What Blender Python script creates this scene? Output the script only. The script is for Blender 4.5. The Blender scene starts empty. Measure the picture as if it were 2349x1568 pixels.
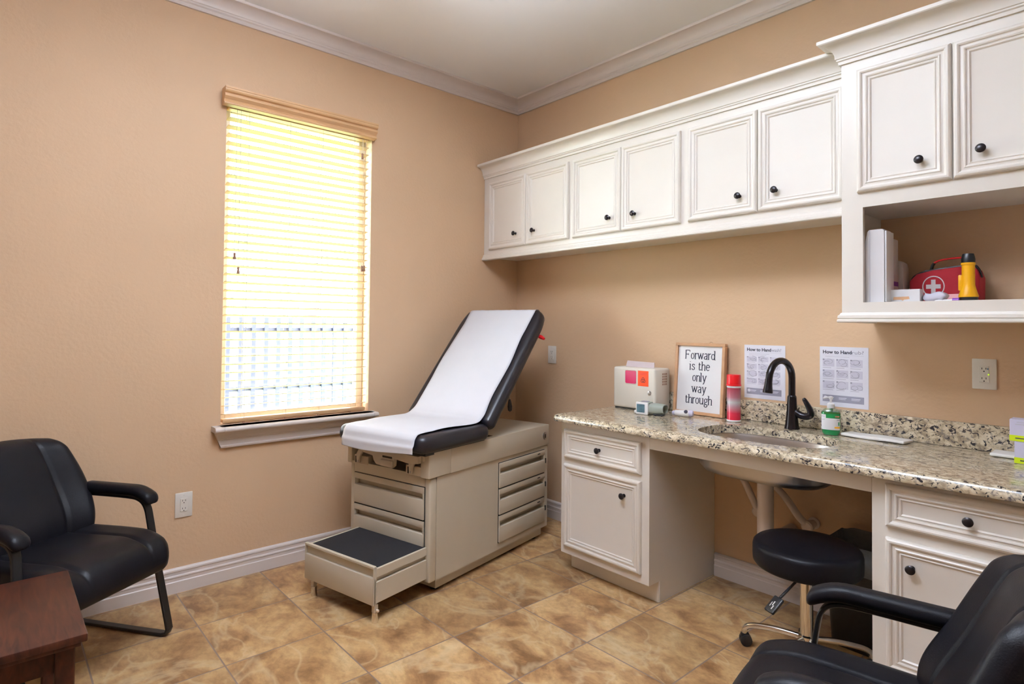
import bpy, bmesh, math, random
from mathutils import Vector, Matrix
random.seed(7)
PI = math.pi
C = bpy.context.scene.collection
SC = bpy.context.scene

# ------------------------------------------------------------------ camera
CAM_POS = Vector((3.3477, -3.0050, 1.3511))
yaw, pitch, roll = 2.4176, 0.0220, 0.0092
F = Vector((math.cos(yaw)*math.cos(pitch), math.sin(yaw)*math.cos(pitch), math.sin(pitch)))
R0 = Vector((math.sin(yaw), -math.cos(yaw), 0)); U0 = R0.cross(F)
Rv = R0*math.cos(roll)+U0*math.sin(roll); Uv = -R0*math.sin(roll)+U0*math.cos(roll)
cd = bpy.data.cameras.new('camera'); cam = bpy.data.objects.new('camera', cd); C.objects.link(cam)
cam.matrix_world = Matrix(((Rv.x, Uv.x, -F.x, CAM_POS.x), (Rv.y, Uv.y, -F.y, CAM_POS.y), (Rv.z, Uv.z, -F.z, CAM_POS.z), (0, 0, 0, 1)))
cd.sensor_fit = 'HORIZONTAL'; cd.sensor_width = 36.0; cd.lens = 1354.16/2349*36.0
cd.shift_y = -67.26/2349; cd.clip_start = 0.02; cd.clip_end = 200
SC.camera = cam

# ------------------------------------------------------------------ light
VS = SC.view_settings
VS.view_transform = 'Standard'; VS.look = 'None'; VS.gamma = 1; VS.use_curve_mapping = False
VS.exposure = 0.0
w = bpy.data.worlds.new('sky'); SC.world = w; w.use_nodes = True
bg = w.node_tree.nodes['Background']; bg.inputs[0].default_value = (0.86, 0.92, 1.0, 1); bg.inputs[1].default_value = 27.0
CEIL_LAMP = (0.85, 0.94, 1.08); LAMP_STRENGTH = 17.0; FILL_STRENGTH = 370.0  # second strength drives the added fill uplight
sd = bpy.data.lights.new('sun', 'SUN'); so = bpy.data.objects.new('sun', sd); C.objects.link(so)
sd.energy = 35; sd.angle = 0.02; sd.color = (1, .95, .85); so.rotation_euler = (math.radians(38), 0, math.radians(150))

# ------------------------------------------------------------------ materials
def nt(name):
    m = bpy.data.materials.new(name); m.use_nodes = True
    t = m.node_tree; b = t.nodes['Principled BSDF']
    return m, t, b
def mat(name, col, rough=0.5, metal=0.0, bump=0.0, bscale=200.0, var=0.0, vscale=6.0, spec=0.5, coat=0.0, bdist=0.002, detail=3):
    m, t, b = nt(name)
    N = t.nodes.new; L = t.links.new
    b.inputs['Base Color'].default_value = (*col, 1); b.inputs['Roughness'].default_value = rough
    b.inputs['Metallic'].default_value = metal; b.inputs['Specular IOR Level'].default_value = spec
    b.inputs['Coat Weight'].default_value = coat
    tc = N('ShaderNodeTexCoord')
    if var > 0:
        n = N('ShaderNodeTexNoise'); n.inputs['Scale'].default_value = vscale; n.inputs['Detail'].default_value = 4
        L(tc.outputs['Object'], n.inputs['Vector'])
        r = N('ShaderNodeValToRGB'); r.color_ramp.elements[0].position = .3; r.color_ramp.elements[1].position = .7
        r.color_ramp.elements[0].color = (*[c*(1-var) for c in col], 1); r.color_ramp.elements[1].color = (*[min(1, c*(1+var)) for c in col], 1)
        L(n.outputs['Fac'], r.inputs[0]); L(r.outputs[0], b.inputs['Base Color'])
    if bump > 0:
        n = N('ShaderNodeTexNoise'); n.inputs['Scale'].default_value = bscale; n.inputs['Detail'].default_value = detail
        L(tc.outputs['Object'], n.inputs['Vector'])
        u = N('ShaderNodeBump'); u.inputs['Strength'].default_value = bump; u.inputs['Distance'].default_value = bdist
        L(n.outputs['Fac'], u.inputs['Height']); L(u.outputs[0], b.inputs['Normal'])
    return m
def emis(name, col, s):
    m, t, b = nt(name); b.inputs['Base Color'].default_value = (*col, 1)
    b.inputs['Emission Color'].default_value = (*col, 1); b.inputs['Emission Strength'].default_value = s
    return m

M = {}
M['wall'] = mat('wall_paint', (.66, .452, .288), .62, bump=.35, bscale=55, var=.03, vscale=1.2, spec=.3, bdist=.004)
M['ceil'] = mat('ceiling_paint', (.90, .905, .925), .85, bump=.15, bscale=120, var=.015, vscale=.8, spec=.2)
M['trim'] = mat('trim_paint', (.72, .645, .605), .38, var=.02, vscale=3)
M['cab'] = mat('cabinet_paint', (.80, .745, .68), .33, var=.015, vscale=5, spec=.5)
M['knob'] = mat('bronze_knob', (.018, .014, .016), .3, metal=.4, var=.1)
M['putty'] = mat('putty_steel', (.58, .51, .40), .36, var=.015, vscale=8, bump=.05, bscale=700)
M['putty2'] = mat('putty_plastic', (.62, .53, .42), .42, var=.02, vscale=8)
M['gap'] = mat('dark_recess', (.03, .025, .02), .9)
M['vinyl'] = mat('black_vinyl', (.010, .0095, .014), .34, bump=.1, bscale=420, var=.06, spec=.45)
M['leather'] = mat('black_leather', (.0055, .0052, .0075), .42, bump=.2, bscale=330, var=.1, spec=.19)
M['steelblack'] = mat('black_steel', (.008, .008, .009), .4, var=.08)
M['paper'] = mat('exam_paper', (.66, .655, .70), .75, bump=.12, bscale=40, var=.012, vscale=9)
M['grit'] = mat('grit_mat', (.010, .009, .012), .9, bump=.9, bscale=900, var=.4, vscale=300)
M['chrome'] = mat('chrome', (.75, .73, .7), .12, metal=1, var=.02)
M['steel'] = mat('brushed_steel', (.52, .50, .49), .3, metal=1, bump=.03, bscale=500, var=.03)
M['white'] = mat('white_plastic', (.82, .81, .82), .35, var=.01)
M['ivory'] = mat('ivory_plastic', (.80, .745, .65), .4, var=.01)
M['plate'] = mat('outlet_plastic', (.80, .76, .70), .35, var=.01)
M['black'] = mat('black_plastic', (.012, .012, .014), .4, var=.1)
M['bronze'] = mat('oil_bronze', (.013, .010, .012), .25, metal=.5, var=.15, vscale=30)
M['pvc'] = mat('pvc_cover', (.72, .62, .56), .45, var=.02)
M['red'] = mat('red_plastic', (.72, .01, .015), .3, var=.04)
M['redfab'] = mat('red_fabric', (.36, .006, .014), .8, bump=.3, bscale=500, var=.06)
M['magenta'] = mat('magenta_window', (.62, .012, .11), .25, var=.05)
M['orange'] = mat('orange_sticker', (.95, .085, .01), .5, var=.02)
M['ink'] = mat('dark_ink', (.025, .025, .045), .7)
M['inkm'] = mat('grey_ink', (.30, .29, .36), .7)
M['inkl'] = mat('light_ink', (.52, .50, .58), .7)
M['tint'] = mat('pale_tint', (.63, .61, .71), .7)
M['poster'] = mat('poster_paper', (.80, .79, .87), .55, var=.008)
M['frame'] = mat('pine_wood', (.52, .29, .15), .5, var=.16, vscale=14, bump=.1, bscale=60)
M['blindwood'] = mat('maple_valance', (.66, .40, .20), .4, var=.06, vscale=5)
M['tassel'] = mat('tassel_wood', (.30, .15, .09), .45, var=.1)
M['cord'] = mat('cord', (.62, .56, .46), .8)
M['bpgrey'] = mat('grey_green_plastic', (.30, .33, .28), .4, var=.03)
M['screen'] = mat('lcd_screen', (.085, .15, .18), .15, var=.2, vscale=40)
M['green'] = mat('green_gel', (.0, .22, .055), .12, var=.12, vscale=25, coat=.4)
M['yellow'] = mat('yellow_plastic', (.88, .42, .005), .35, var=.03)
M['lime'] = mat('lime_print', (.60, .74, .005), .5)
M['lav'] = mat('lavender_card', (.60, .57, .72), .5, var=.02)
M['purple'] = mat('purple_cap', (.16, .015, .32), .35)
M['bag'] = mat('grey_bag', (.16, .17, .18), .4, bump=.6, bscale=45, bdist=.01)
M['towel'] = mat('paper_towel', (.85, .83, .81), .85, bump=.2, bscale=300)
M['cream'] = mat('cream_plastic', (.58, .50, .46), .45, var=.02)
M['skinpink'] = mat('pink_packet', (.75, .35, .35), .5)
M['led'] = emis('led', (.55, 1.0, .02), 1.6)
M['bluebtn'] = mat('blue_button', (.12, .25, .42), .4)
M['grass'] = mat('grass', (.09, .17, .03), .9, var=.3, vscale=3)
M['picket'] = mat('fence_paint', (.026, .031, .062), .5)
M['brick'] = mat('pale_brick', (.45, .33, .33), .8, var=.15, vscale=12)
M['winframe'] = mat('vinyl_window', (.70, .66, .60), .4)
M['lamp'] = emis('lamp_diffuser', CEIL_LAMP, LAMP_STRENGTH)
M['fill_light'] = emis('fill_light_glow', CEIL_LAMP, FILL_STRENGTH)  # glow of the added uplight, fill only

def glass_mat(name, tint, gl=.08, rough=.02):
    m = bpy.data.materials.new(name); m.use_nodes = True; t = m.node_tree; t.nodes.clear()
    o = t.nodes.new('ShaderNodeOutputMaterial'); mx = t.nodes.new('ShaderNodeMixShader'); tr = t.nodes.new('ShaderNodeBsdfTransparent'); g = t.nodes.new('ShaderNodeBsdfGlossy')
    tr.inputs[0].default_value = (*tint, 1); g.inputs['Roughness'].default_value = rough; mx.inputs[0].default_value = gl
    t.links.new(tr.outputs[0], mx.inputs[1]); t.links.new(g.outputs[0], mx.inputs[2]); t.links.new(mx.outputs[0], o.inputs[0]); return m
M['glass'] = glass_mat('window_glass', (.96, .98, .97), .06)
M['clear'] = mat('frosted_plastic', (.80, .70, .74), .35, var=.02); M['clear'].node_tree.nodes['Principled BSDF'].inputs['Alpha'].default_value = .62
M['bottle'] = glass_mat('clear_bottle', (.80, .90, .84), .18, .08)
def slat_mat():
    m, t, b = nt('maple_slat'); o = t.nodes['Material Output']
    b.inputs['Base Color'].default_value = (.60, .45, .285, 1); b.inputs['Roughness'].default_value = .35
    tr = t.nodes.new('ShaderNodeBsdfTranslucent'); tr.inputs[0].default_value = (.86, .66, .40, 1)
    mx = t.nodes.new('ShaderNodeMixShader'); mx.inputs[0].default_value = .05
    t.links.new(b.outputs[0], mx.inputs[1]); t.links.new(tr.outputs[0], mx.inputs[2]); t.links.new(mx.outputs[0], o.inputs[0]); return m
M['slat'] = slat_mat()

def floor_mat():
    m, t, b = nt('travertine_tile'); N = t.nodes.new; L = t.links.new
    T = 0.4064
    g = N('ShaderNodeNewGeometry'); s = N('ShaderNodeSeparateXYZ'); L(g.outputs['Position'], s.inputs[0])
    def mth(op, a, v=None, c=None):
        n = N('ShaderNodeMath'); n.operation = op
        for i, q in enumerate((a, v, c)):
            if q is None: continue
            if isinstance(q, (int, float)): n.inputs[i].default_value = q
            else: L(q, n.inputs[i])
        return n.outputs[0]
    u = mth('DIVIDE', mth('SUBTRACT', s.outputs['X'], .435), T); v = mth('DIVIDE', mth('SUBTRACT', s.outputs['Y'], -2.281), T)
    cu = mth('FLOOR', u); cv = mth('FLOOR', v)
    fu = mth('SUBTRACT', u, cu); fv = mth('SUBTRACT', v, cv)
    du = mth('MINIMUM', fu, mth('SUBTRACT', 1, fu)); dv = mth('MINIMUM', fv, mth('SUBTRACT', 1, fv)); d = mth('MINIMUM', du, dv)
    cc = N('ShaderNodeCombineXYZ'); L(cu, cc.inputs[0]); L(cv, cc.inputs[1])
    wn = N('ShaderNodeTexWhiteNoise'); wn.noise_dimensions = '3D'; L(cc.outputs[0], wn.inputs['Vector'])
    sc = N('ShaderNodeVectorMath'); sc.operation = 'SCALE'; sc.inputs['Scale'].default_value = 37; L(wn.outputs['Color'], sc.inputs[0])
    ad = N('ShaderNodeVectorMath'); ad.operation = 'ADD'; L(g.outputs['Position'], ad.inputs[0]); L(sc.outputs[0], ad.inputs[1])
    mp = N('ShaderNodeMapping'); mp.inputs['Rotation'].default_value = (0, 0, .6); mp.inputs['Scale'].default_value = (1, 1.35, 1); L(ad.outputs[0], mp.inputs[0])
    n1 = N('ShaderNodeTexNoise'); n1.inputs['Scale'].default_value = 4.0; n1.inputs['Detail'].default_value = 7; n1.inputs['Roughness'].default_value = .62; n1.inputs['Distortion'].default_value = .45; L(mp.outputs[0], n1.inputs['Vector'])
    r1 = N('ShaderNodeValToRGB'); L(n1.outputs['Fac'], r1.inputs[0]); e = r1.color_ramp.elements
    e[0].position = .34; e[0].color = (.25, .125, .050, 1); e[1].position = .68; e[1].color = (.72, .52, .28, 1)
    for p, c in ((.42, (.40, .215, .092)), (.50, (.54, .325, .145)), (.59, (.66, .43, .205))):
        x = e.new(p); x.color = (*c, 1)
    n2 = N('ShaderNodeTexNoise'); n2.inputs['Scale'].default_value = 22; n2.inputs['Detail'].default_value = 6; n2.inputs['Roughness'].default_value = .7; n2.inputs['Distortion'].default_value = .3; L(mp.outputs[0], n2.inputs['Vector'])
    r2 = N('ShaderNodeValToRGB'); L(n2.outputs['Fac'], r2.inputs[0]); e = r2.color_ramp.elements
    e[0].position = .34; e[0].color = (.52, .44, .36, 1); e[1].position = .56; e[1].color = (1.06, 1.04, 1, 1)
    mu = N('ShaderNodeMixRGB'); mu.blend_type = 'MULTIPLY'; mu.inputs[0].default_value = .5; L(r1.outputs[0], mu.inputs[1]); L(r2.outputs[0], mu.inputs[2])
    # pale veins
    n3 = N('ShaderNodeTexNoise'); n3.inputs['Scale'].default_value = 2.2; n3.inputs['Detail'].default_value = 4; n3.inputs['Distortion'].default_value = 1.1; L(mp.outputs[0], n3.inputs['Vector'])
    vn = mth('ABSOLUTE', mth('SUBTRACT', n3.outputs['Fac'], .56)); vm = N('ShaderNodeMapRange'); vm.inputs['From Min'].default_value = 0; vm.inputs['From Max'].default_value = .03; vm.inputs['To Min'].default_value = .45; vm.inputs['To Max'].default_value = 0; L(vn, vm.inputs[0])
    mv = N('ShaderNodeMixRGB'); mv.inputs[2].default_value = (.74, .57, .34, 1); L(vm.outputs[0], mv.inputs[0]); L(mu.outputs[0], mv.inputs[1])
    # tile to tile tone
    hv = N('ShaderNodeHueSaturation'); tv = N('ShaderNodeMapRange'); tv.inputs['To Min'].default_value = .72; tv.inputs['To Max'].default_value = .96; L(wn.outputs['Value'], tv.inputs[0]); L(tv.outputs[0], hv.inputs['Value']); L(mv.outputs[0], hv.inputs['Color'])
    gr = N('ShaderNodeMath'); gr.operation = 'LESS_THAN'; L(d, gr.inputs[0]); gr.inputs[1].default_value = .0075
    mg = N('ShaderNodeMixRGB'); mg.inputs[2].default_value = (.235, .165, .13, 1); L(gr.outputs[0], mg.inputs[0]); L(hv.outputs[0], mg.inputs[1]); L(mg.outputs[0], b.inputs['Base Color'])
    rr = N('ShaderNodeMapRange'); rr.inputs['To Min'].default_value = .30; rr.inputs['To Max'].default_value = .48; L(n2.outputs['Fac'], rr.inputs[0]); L(rr.outputs[0], b.inputs['Roughness'])
    hb = N('ShaderNodeMapRange'); hb.inputs['From Max'].default_value = .012; L(d, hb.inputs[0])
    hm = mth('ADD', hb.outputs[0], mth('MULTIPLY', n2.outputs['Fac'], .25))
    bp = N('ShaderNodeBump'); bp.inputs['Strength'].default_value = .35; bp.inputs['Distance'].default_value = .002; L(hm, bp.inputs['Height']); L(bp.outputs[0], b.inputs['Normal'])
    return m
M['floor'] = floor_mat()

def granite_mat():
    m, t, b = nt('granite'); N = t.nodes.new; L = t.links.new
    g = N('ShaderNodeNewGeometry')
    mp = N('ShaderNodeMapping'); mp.inputs['Rotation'].default_value = (.3, .5, .5); mp.inputs['Scale'].default_value = (1, 1.7, 1.2); L(g.outputs['Position'], mp.inputs[0])
    def noise(sc, det, dis, off):
        a = N('ShaderNodeVectorMath'); a.operation = 'ADD'; a.inputs[1].default_value = (off, off*.7, off*.3); L(mp.outputs[0], a.inputs[0])
        n = N('ShaderNodeTexNoise'); n.inputs['Scale'].default_value = sc; n.inputs['Detail'].default_value = det; n.inputs['Distortion'].default_value = dis; n.inputs['Roughness'].default_value = .6
        L(a.outputs[0], n.inputs['Vector']); return n.outputs['Fac']
    r = N('ShaderNodeValToRGB'); L(noise(31, 5, .7, 0), r.inputs[0]); e = r.color_ramp.elements
    e[0].position = .30; e[0].color = (.24, .19, .14, 1); e[1].position = .72; e[1].color = (.78, .70, .57, 1)
    for p, c in ((.42, (.40, .32, .22)), (.50, (.60, .50, .35)), (.58, (.68, .59, .44))):
        x = e.new(p); x.color = (*c, 1)
    r2 = N('ShaderNodeValToRGB'); L(noise(60, 3, 1.1, 5), r2.inputs[0]); e = r2.color_ramp.elements
    e[0].position = .400; e[0].color = (1, 1, 1, 1); e[1].position = .44; e[1].color = (0, 0, 0, 1)
    mx = N('ShaderNodeMixRGB'); mx.inputs[2].default_value = (.022, .02, .026, 1); L(r2.outputs[0], mx.inputs[0]); L(r.outputs[0], mx.inputs[1])
    r3 = N('ShaderNodeValToRGB'); L(noise(40, 4, .6, 11), r3.inputs[0]); e = r3.color_ramp.elements
    e[0].position = .57; e[0].color = (0, 0, 0, 1); e[1].position = .66; e[1].color = (.8, .8, .8, 1)
    m2 = N('ShaderNodeMixRGB'); m2.inputs[2].default_value = (.19, .16, .15, 1); L(r3.outputs[0], m2.inputs[0]); L(mx.outputs[0], m2.inputs[1])
    L(m2.outputs[0], b.inputs['Base Color']); b.inputs['Roughness'].default_value = .12; b.inputs['Coat Weight'].default_value = .3; b.inputs['Coat Roughness'].default_value = .05
    return m
M['granite'] = granite_mat()

def wood_mat():
    m, t, b = nt('mahogany'); N = t.nodes.new; L = t.links.new
    tc = N('ShaderNodeTexCoord'); mp = N('ShaderNodeMapping'); mp.inputs['Scale'].default_value = (3, 22, 8); L(tc.outputs['Object'], mp.inputs[0])
    n = N('ShaderNodeTexNoise'); n.inputs['Scale'].default_value = 2.5; n.inputs['Detail'].default_value = 6; n.inputs['Distortion'].default_value = .7; L(mp.outputs[0], n.inputs['Vector'])
    r = N('ShaderNodeValToRGB'); L(n.outputs['Fac'], r.inputs[0]); e = r.color_ramp.elements
    e[0].position = .3; e[0].color = (.026, .0065, .0042, 1); e[1].position = .72; e[1].color = (.085, .023, .0105, 1)
    L(r.outputs[0], b.inputs['Base Color']); b.inputs['Roughness'].default_value = .42; b.inputs['Specular IOR Level'].default_value = .3
    return m
M['wood'] = wood_mat()
def can_mat():
    m, t, b = nt('printed_can'); N = t.nodes.new; L = t.links.new
    tc = N('ShaderNodeTexCoord'); s = N('ShaderNodeSeparateXYZ'); L(tc.outputs['Object'], s.inputs[0])
    mr = N('ShaderNodeMapRange'); mr.inputs['From Min'].default_value = .008; mr.inputs['From Max'].default_value = .175; L(s.outputs['Z'], mr.inputs[0])
    r = N('ShaderNodeValToRGB'); L(mr.outputs[0], r.inputs[0]); e = r.color_ramp.elements
    e[0].position = 0; e[0].color = (.62, .02, .045, 1); e[1].position = 1; e[1].color = (.45, .045, .08, 1)
    for p, c in ((.22, (.62, .03, .07)), (.42, (.55, .30, .34)), (.55, (.60, .60, .62)), (.70, (.55, .22, .27))):
        x = e.new(p); x.color = (*c, 1)
    L(r.outputs[0], b.inputs['Base Color']); b.inputs['Roughness'].default_value = .25; b.inputs['Metallic'].default_value = .2
    return m
M['can'] = can_mat()

# ------------------------------------------------------------------ mesh helpers
class MB:
    def __init__(s): s.bm = bmesh.new()
    def box(s, x0, x1, y0, y1, z0, z1, bev=0.0, seg=2, mx=None):
        r = bmesh.ops.create_cube(s.bm, size=1.0); vs = r['verts']
        for v in vs:
            v.co = Vector(((x0+x1)/2+v.co.x*(x1-x0), (y0+y1)/2+v.co.y*(y1-y0), (z0+z1)/2+v.co.z*(z1-z0)))
        if bev > 0:
            es = list({e for v in vs for e in v.link_edges})
            rr = bmesh.ops.bevel(s.bm, geom=es, offset=bev, segments=seg, affect='EDGES', profile=.5)
            vs = list({v for f in rr['faces'] for v in f.verts} | {v for v in vs if v.is_valid})
        if mx is not None:
            for v in vs: v.co = mx @ v.co
        return s
    def loft(s, loops, closed=True, caps=True, loop_closed=False):
        L = [[s.bm.verts.new(Vector(p)) for p in lp] for lp in loops]
        n = len(L[0]); rng = range(len(L)) if loop_closed else range(len(L)-1)
        for i in rng:
            a, b = L[i], L[(i+1) % len(L)]
            for j in range(n if closed else n-1):
                k = (j+1) % n
                try: s.bm.faces.new((a[j], a[k], b[k], b[j]))
                except ValueError: pass
        if caps and closed and not loop_closed:
            s.bm.faces.new(list(reversed(L[0]))); s.bm.faces.new(L[-1])
        return s
    def sweep(s, path, sect, up=Vector((0, 0, 1)), caps=True, closed=False, scales=None):
        P = [Vector(p) for p in path]; loops = []
        for i, p in enumerate(P):
            if closed: d = (P[(i+1) % len(P)]-P[i-1])
            else: d = (P[min(i+1, len(P)-1)]-P[max(i-1, 0)])
            d.normalize(); x = d.cross(up)
            if x.length < 1e-4: x = d.cross(Vector((0, 1, 0)))
            x.normalize(); y = x.cross(d); k = scales[i] if scales else 1
            loops.append([p+x*a*k+y*b*k for a, b in sect])
        return s.loft(loops, caps=caps, loop_closed=closed)
    def tube(s, path, r, n=12, up=Vector((0, 0, 1)), caps=True, closed=False):
        rs = r if isinstance(r, (list, tuple)) else [r]*len(path)
        return s.sweep(path, [(math.cos(2*PI*k/n), math.sin(2*PI*k/n)) for k in range(n)], up, caps, closed, rs)
    def bar(s, path, wd, th, up=Vector((0, 0, 1))):
        a, b = wd/2, th/2; c = min(a, b)*.35
        return s.sweep(path, [(-a+c, -b), (a-c, -b), (a, -b+c), (a, b-c), (a-c, b), (-a+c, b), (-a, b-c), (-a, -b+c)], up)
    def lathe(s, prof, n=32, mx=None, caps=True):
        loops = []
        for r, z in prof:
            lp = [Vector((r*math.cos(2*PI*k/n), r*math.sin(2*PI*k/n), z)) for k in range(n)]
            loops.append([mx @ p for p in lp] if mx is not None else lp)
        return s.loft(loops, caps=caps)
    def prism(s, poly, a0, a1, axis='z', mx=None):
        def pt(p, a):
            q = {'z': (p[0], p[1], a), 'y': (p[0], a, p[1]), 'x': (a, p[0], p[1])}[axis]; q = Vector(q)
            return mx @ q if mx is not None else q
        return s.loft([[pt(p, a0) for p in poly], [pt(p, a1) for p in poly]])
    def rbox(s, h, r, n=(8, 8, 4), fn=None, mx=None):
        tmp = bmesh.new()
        hv = Vector(h); inn = Vector((max(h[0]-r, 0), max(h[1]-r, 0), max(h[2]-r, 0)))
        vm = {}
        def V(p):
            k = tuple(round(c, 6) for c in p)
            if k not in vm:
                q = Vector((p[0]*hv.x, p[1]*hv.y, p[2]*hv.z))
                c = Vector([max(-inn[i], min(inn[i], q[i])) for i in range(3)]); d = q-c
                if d.length > 1e-9: q = c+d.normalized()*r
                if fn: q = Vector(fn(q))
                if mx is not None: q = mx @ q
                vm[k] = s.bm.verts.new(q)
            return vm[k]
        def ts(k, hh):   # parameter spacing that crowds near the rounded ends
            out = []
            a = 1-r/hh if hh > r else 0
            m_ = max(2, k//6)
            for i in range(m_): out.append(-1+(1-a)*(1-math.cos(PI/2*(i/m_))) if False else -1+(1-a)*i/m_)
            kk = max(1, k-2*m_)
            if a > 0:
                for i in range(kk+1): out.append(-a+2*a*i/kk)
            else: out.append(0.0)
            for i in range(m_): out.append(1-(1-a)*(m_-1-i)/m_)
            return out
        T = [ts(n[i], h[i]) for i in range(3)]
        for ax in range(3):
            b_, c_ = (ax+1) % 3, (ax+2) % 3
            for sg in (-1, 1):
                for i in range(len(T[b_])-1):
                    for j in range(len(T[c_])-1):
                        q = []
                        for (u, v) in ((i, j), (i+1, j), (i+1, j+1), (i, j+1)):
                            p = [0, 0, 0]; p[ax] = sg; p[b_] = T[b_][u]; p[c_] = T[c_][v]; q.append(V(p))
                        if sg < 0: q.reverse()
                        try: s.bm.faces.new(q)
                        except ValueError: pass
        tmp.free(); return s
    def xform(s, mx):
        bmesh.ops.transform(s.bm, matrix=mx, verts=s.bm.verts); return s
    def mesh(s, name, m, ang=35):
        bmesh.ops.recalc_face_normals(s.bm, faces=s.bm.faces)
        me = bpy.data.meshes.new(name); s.bm.to_mesh(me); s.bm.free()
        for ml in (m if isinstance(m, (list, tuple)) else [m]): me.materials.append(ml)
        for p in me.polygons: p.use_smooth = True
        me.set_sharp_from_angle(angle=math.radians(ang)); return me

def T3(x, y, z): return Matrix.Translation((x, y, z))
def RX(a): return Matrix.Rotation(a, 4, 'X')
def RY(a): return Matrix.Rotation(a, 4, 'Y')
def RZ(a): return Matrix.Rotation(a, 4, 'Z')
def obj(name, mb, m, parent=None, loc=None, ang=35, label=None):
    me = mb.mesh(name, m, ang) if isinstance(mb, MB) else mb
    o = bpy.data.objects.new(name, me); C.objects.link(o)
    if parent: o.parent = parent
    if loc: o.location = loc
    if label: o['label'] = label
    return o
def tag(o, label, cat, group=None):
    o['label'] = label; o['category'] = cat
    if group: o['group'] = group
    return o
def thing(name, label, cat, loc=(0, 0, 0), rz=0, group=None):
    o = bpy.data.objects.new(name, None); o.empty_display_size = .05; C.objects.link(o)
    o.location = loc; o.rotation_euler = (0, 0, rz)
    return tag(o, label, cat, group)
def struct(name, mb, m, parent=None, ang=35):
    o = obj(name, mb, m, parent, ang=ang)
    if not parent: o['kind'] = 'structure'
    return o
def arc(cx, cy, r, a0, a1, n):
    return [(cx+r*math.cos(math.radians(a0+(a1-a0)*i/n)), cy+r*math.sin(math.radians(a0+(a1-a0)*i/n))) for i in range(n+1)]
def rrect(x0, x1, y0, y1, r, n=5):
    return arc(x1-r, y1-r, r, 0, 90, n)+arc(x0+r, y1-r, r, 90, 180, n)+arc(x0+r, y0+r, r, 180, 270, n)+arc(x1-r, y0+r, r, 270, 360, n)
def smooth_path(pts, n=8):
    P = [Vector(p) for p in pts]; out = []
    for i in range(len(P)-1):
        p0, p1, p2, p3 = P[max(i-1, 0)], P[i], P[i+1], P[min(i+2, len(P)-1)]
        for k in range(n):
            t = k/n; out.append(.5*((2*p1)+(p2-p0)*t+(2*p0-5*p1+4*p2-p3)*t*t+(3*p1-p0-3*p2+p3)*t**3))
    out.append(P[-1]); return out
def text_mesh(txt, size, mx, bold=0.0, ext=.0004, align='LEFT'):
    cu = bpy.data.curves.new('t', 'FONT'); cu.body = txt; cu.size = size; cu.offset = bold; cu.extrude = ext; cu.align_x = align; cu.resolution_u = 3
    o = bpy.data.objects.new('t', cu); C.objects.link(o)
    dg = bpy.context.evaluated_depsgraph_get(); me = bpy.data.meshes.new_from_object(o.evaluated_get(dg))
    C.objects.unlink(o); bpy.data.objects.remove(o); bpy.data.curves.remove(cu)
    me.transform(mx); return me

# ------------------------------------------------------------------ room shell
XR, YF, ZC = 5.3, -5.4, 3.05
WY0, WY1, WZ0, WZ1 = -2.085, -1.232, .815, 2.545
struct('floor', MB().box(-.15, XR+.15, YF-.15, .15, -.12, 0), M['floor'])
struct('ceiling', MB().box(-.15, XR+.15, YF-.15, .15, ZC, ZC+.12), M['ceil'])
wl = MB()
wl.box(-.15, 0, YF-.15, WY0, 0, ZC); wl.box(-.15, 0, WY1, .15, 0, ZC); wl.box(-.15, 0, WY0, WY1, 0, WZ0); wl.box(-.15, 0, WY0, WY1, WZ1, ZC)
struct('wall_left', wl, M['wall'])
struct('wall_back', MB().box(0, XR, 0, .15, 0, ZC), M['wall'])
struct('wall_right', MB().box(XR, XR+.15, YF-.15, .15, 0, ZC), M['wall'])
struct('wall_front', MB().box(0, XR, YF-.15, YF, 0, ZC), M['wall'])
crown = [(0, 2.962), (.012, 2.962), (.013, 2.980), (.017, 2.983), (.020, 2.986), (.020, 2.993), (.024, 2.997)] + \
        [(.088-.064*math.cos(math.radians(a)), 2.997+.040*math.sin(math.radians(a))) for a in (15, 30, 45, 60, 75, 88)] + [(.094, 3.037), (.097, 3.042), (.097, 3.05), (0, 3.05)]
# wall moulding meets in a mitre at the visible corner
struct('trim_1', MB().loft([[(d, YF, z) for d, z in crown], [(d, -d, z) for d, z in crown]]), M['trim'], ang=25)
struct('trim_2', MB().loft([[(d, -d, z) for d, z in crown], [(XR, -d, z) for d, z in crown]]), M['trim'], ang=25)
base = [(0, 0), (.016, 0), (.016, .056), (.0125, .060), (.0125, .076), (.016, .079), (.015, .085), (.011, .089), (.011, .104), (.0145, .107), (.0135, .115), (.008, .121), (0, .123)]
struct('baseboard_left', MB().loft([[(d, YF, z) for d, z in base], [(d, -d, z) for d, z in base]]), M['trim'], ang=25)
struct('baseboard_back', MB().loft([[(d, -d, z) for d, z in base], [(1.06, -d, z) for d, z in base]]), M['trim'], ang=25)
struct('baseboard_back', MB().loft([[(1.65, -d, z) for d, z in base], [(2.60, -d, z) for d, z in base]]), M['trim'], ang=25)

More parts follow.
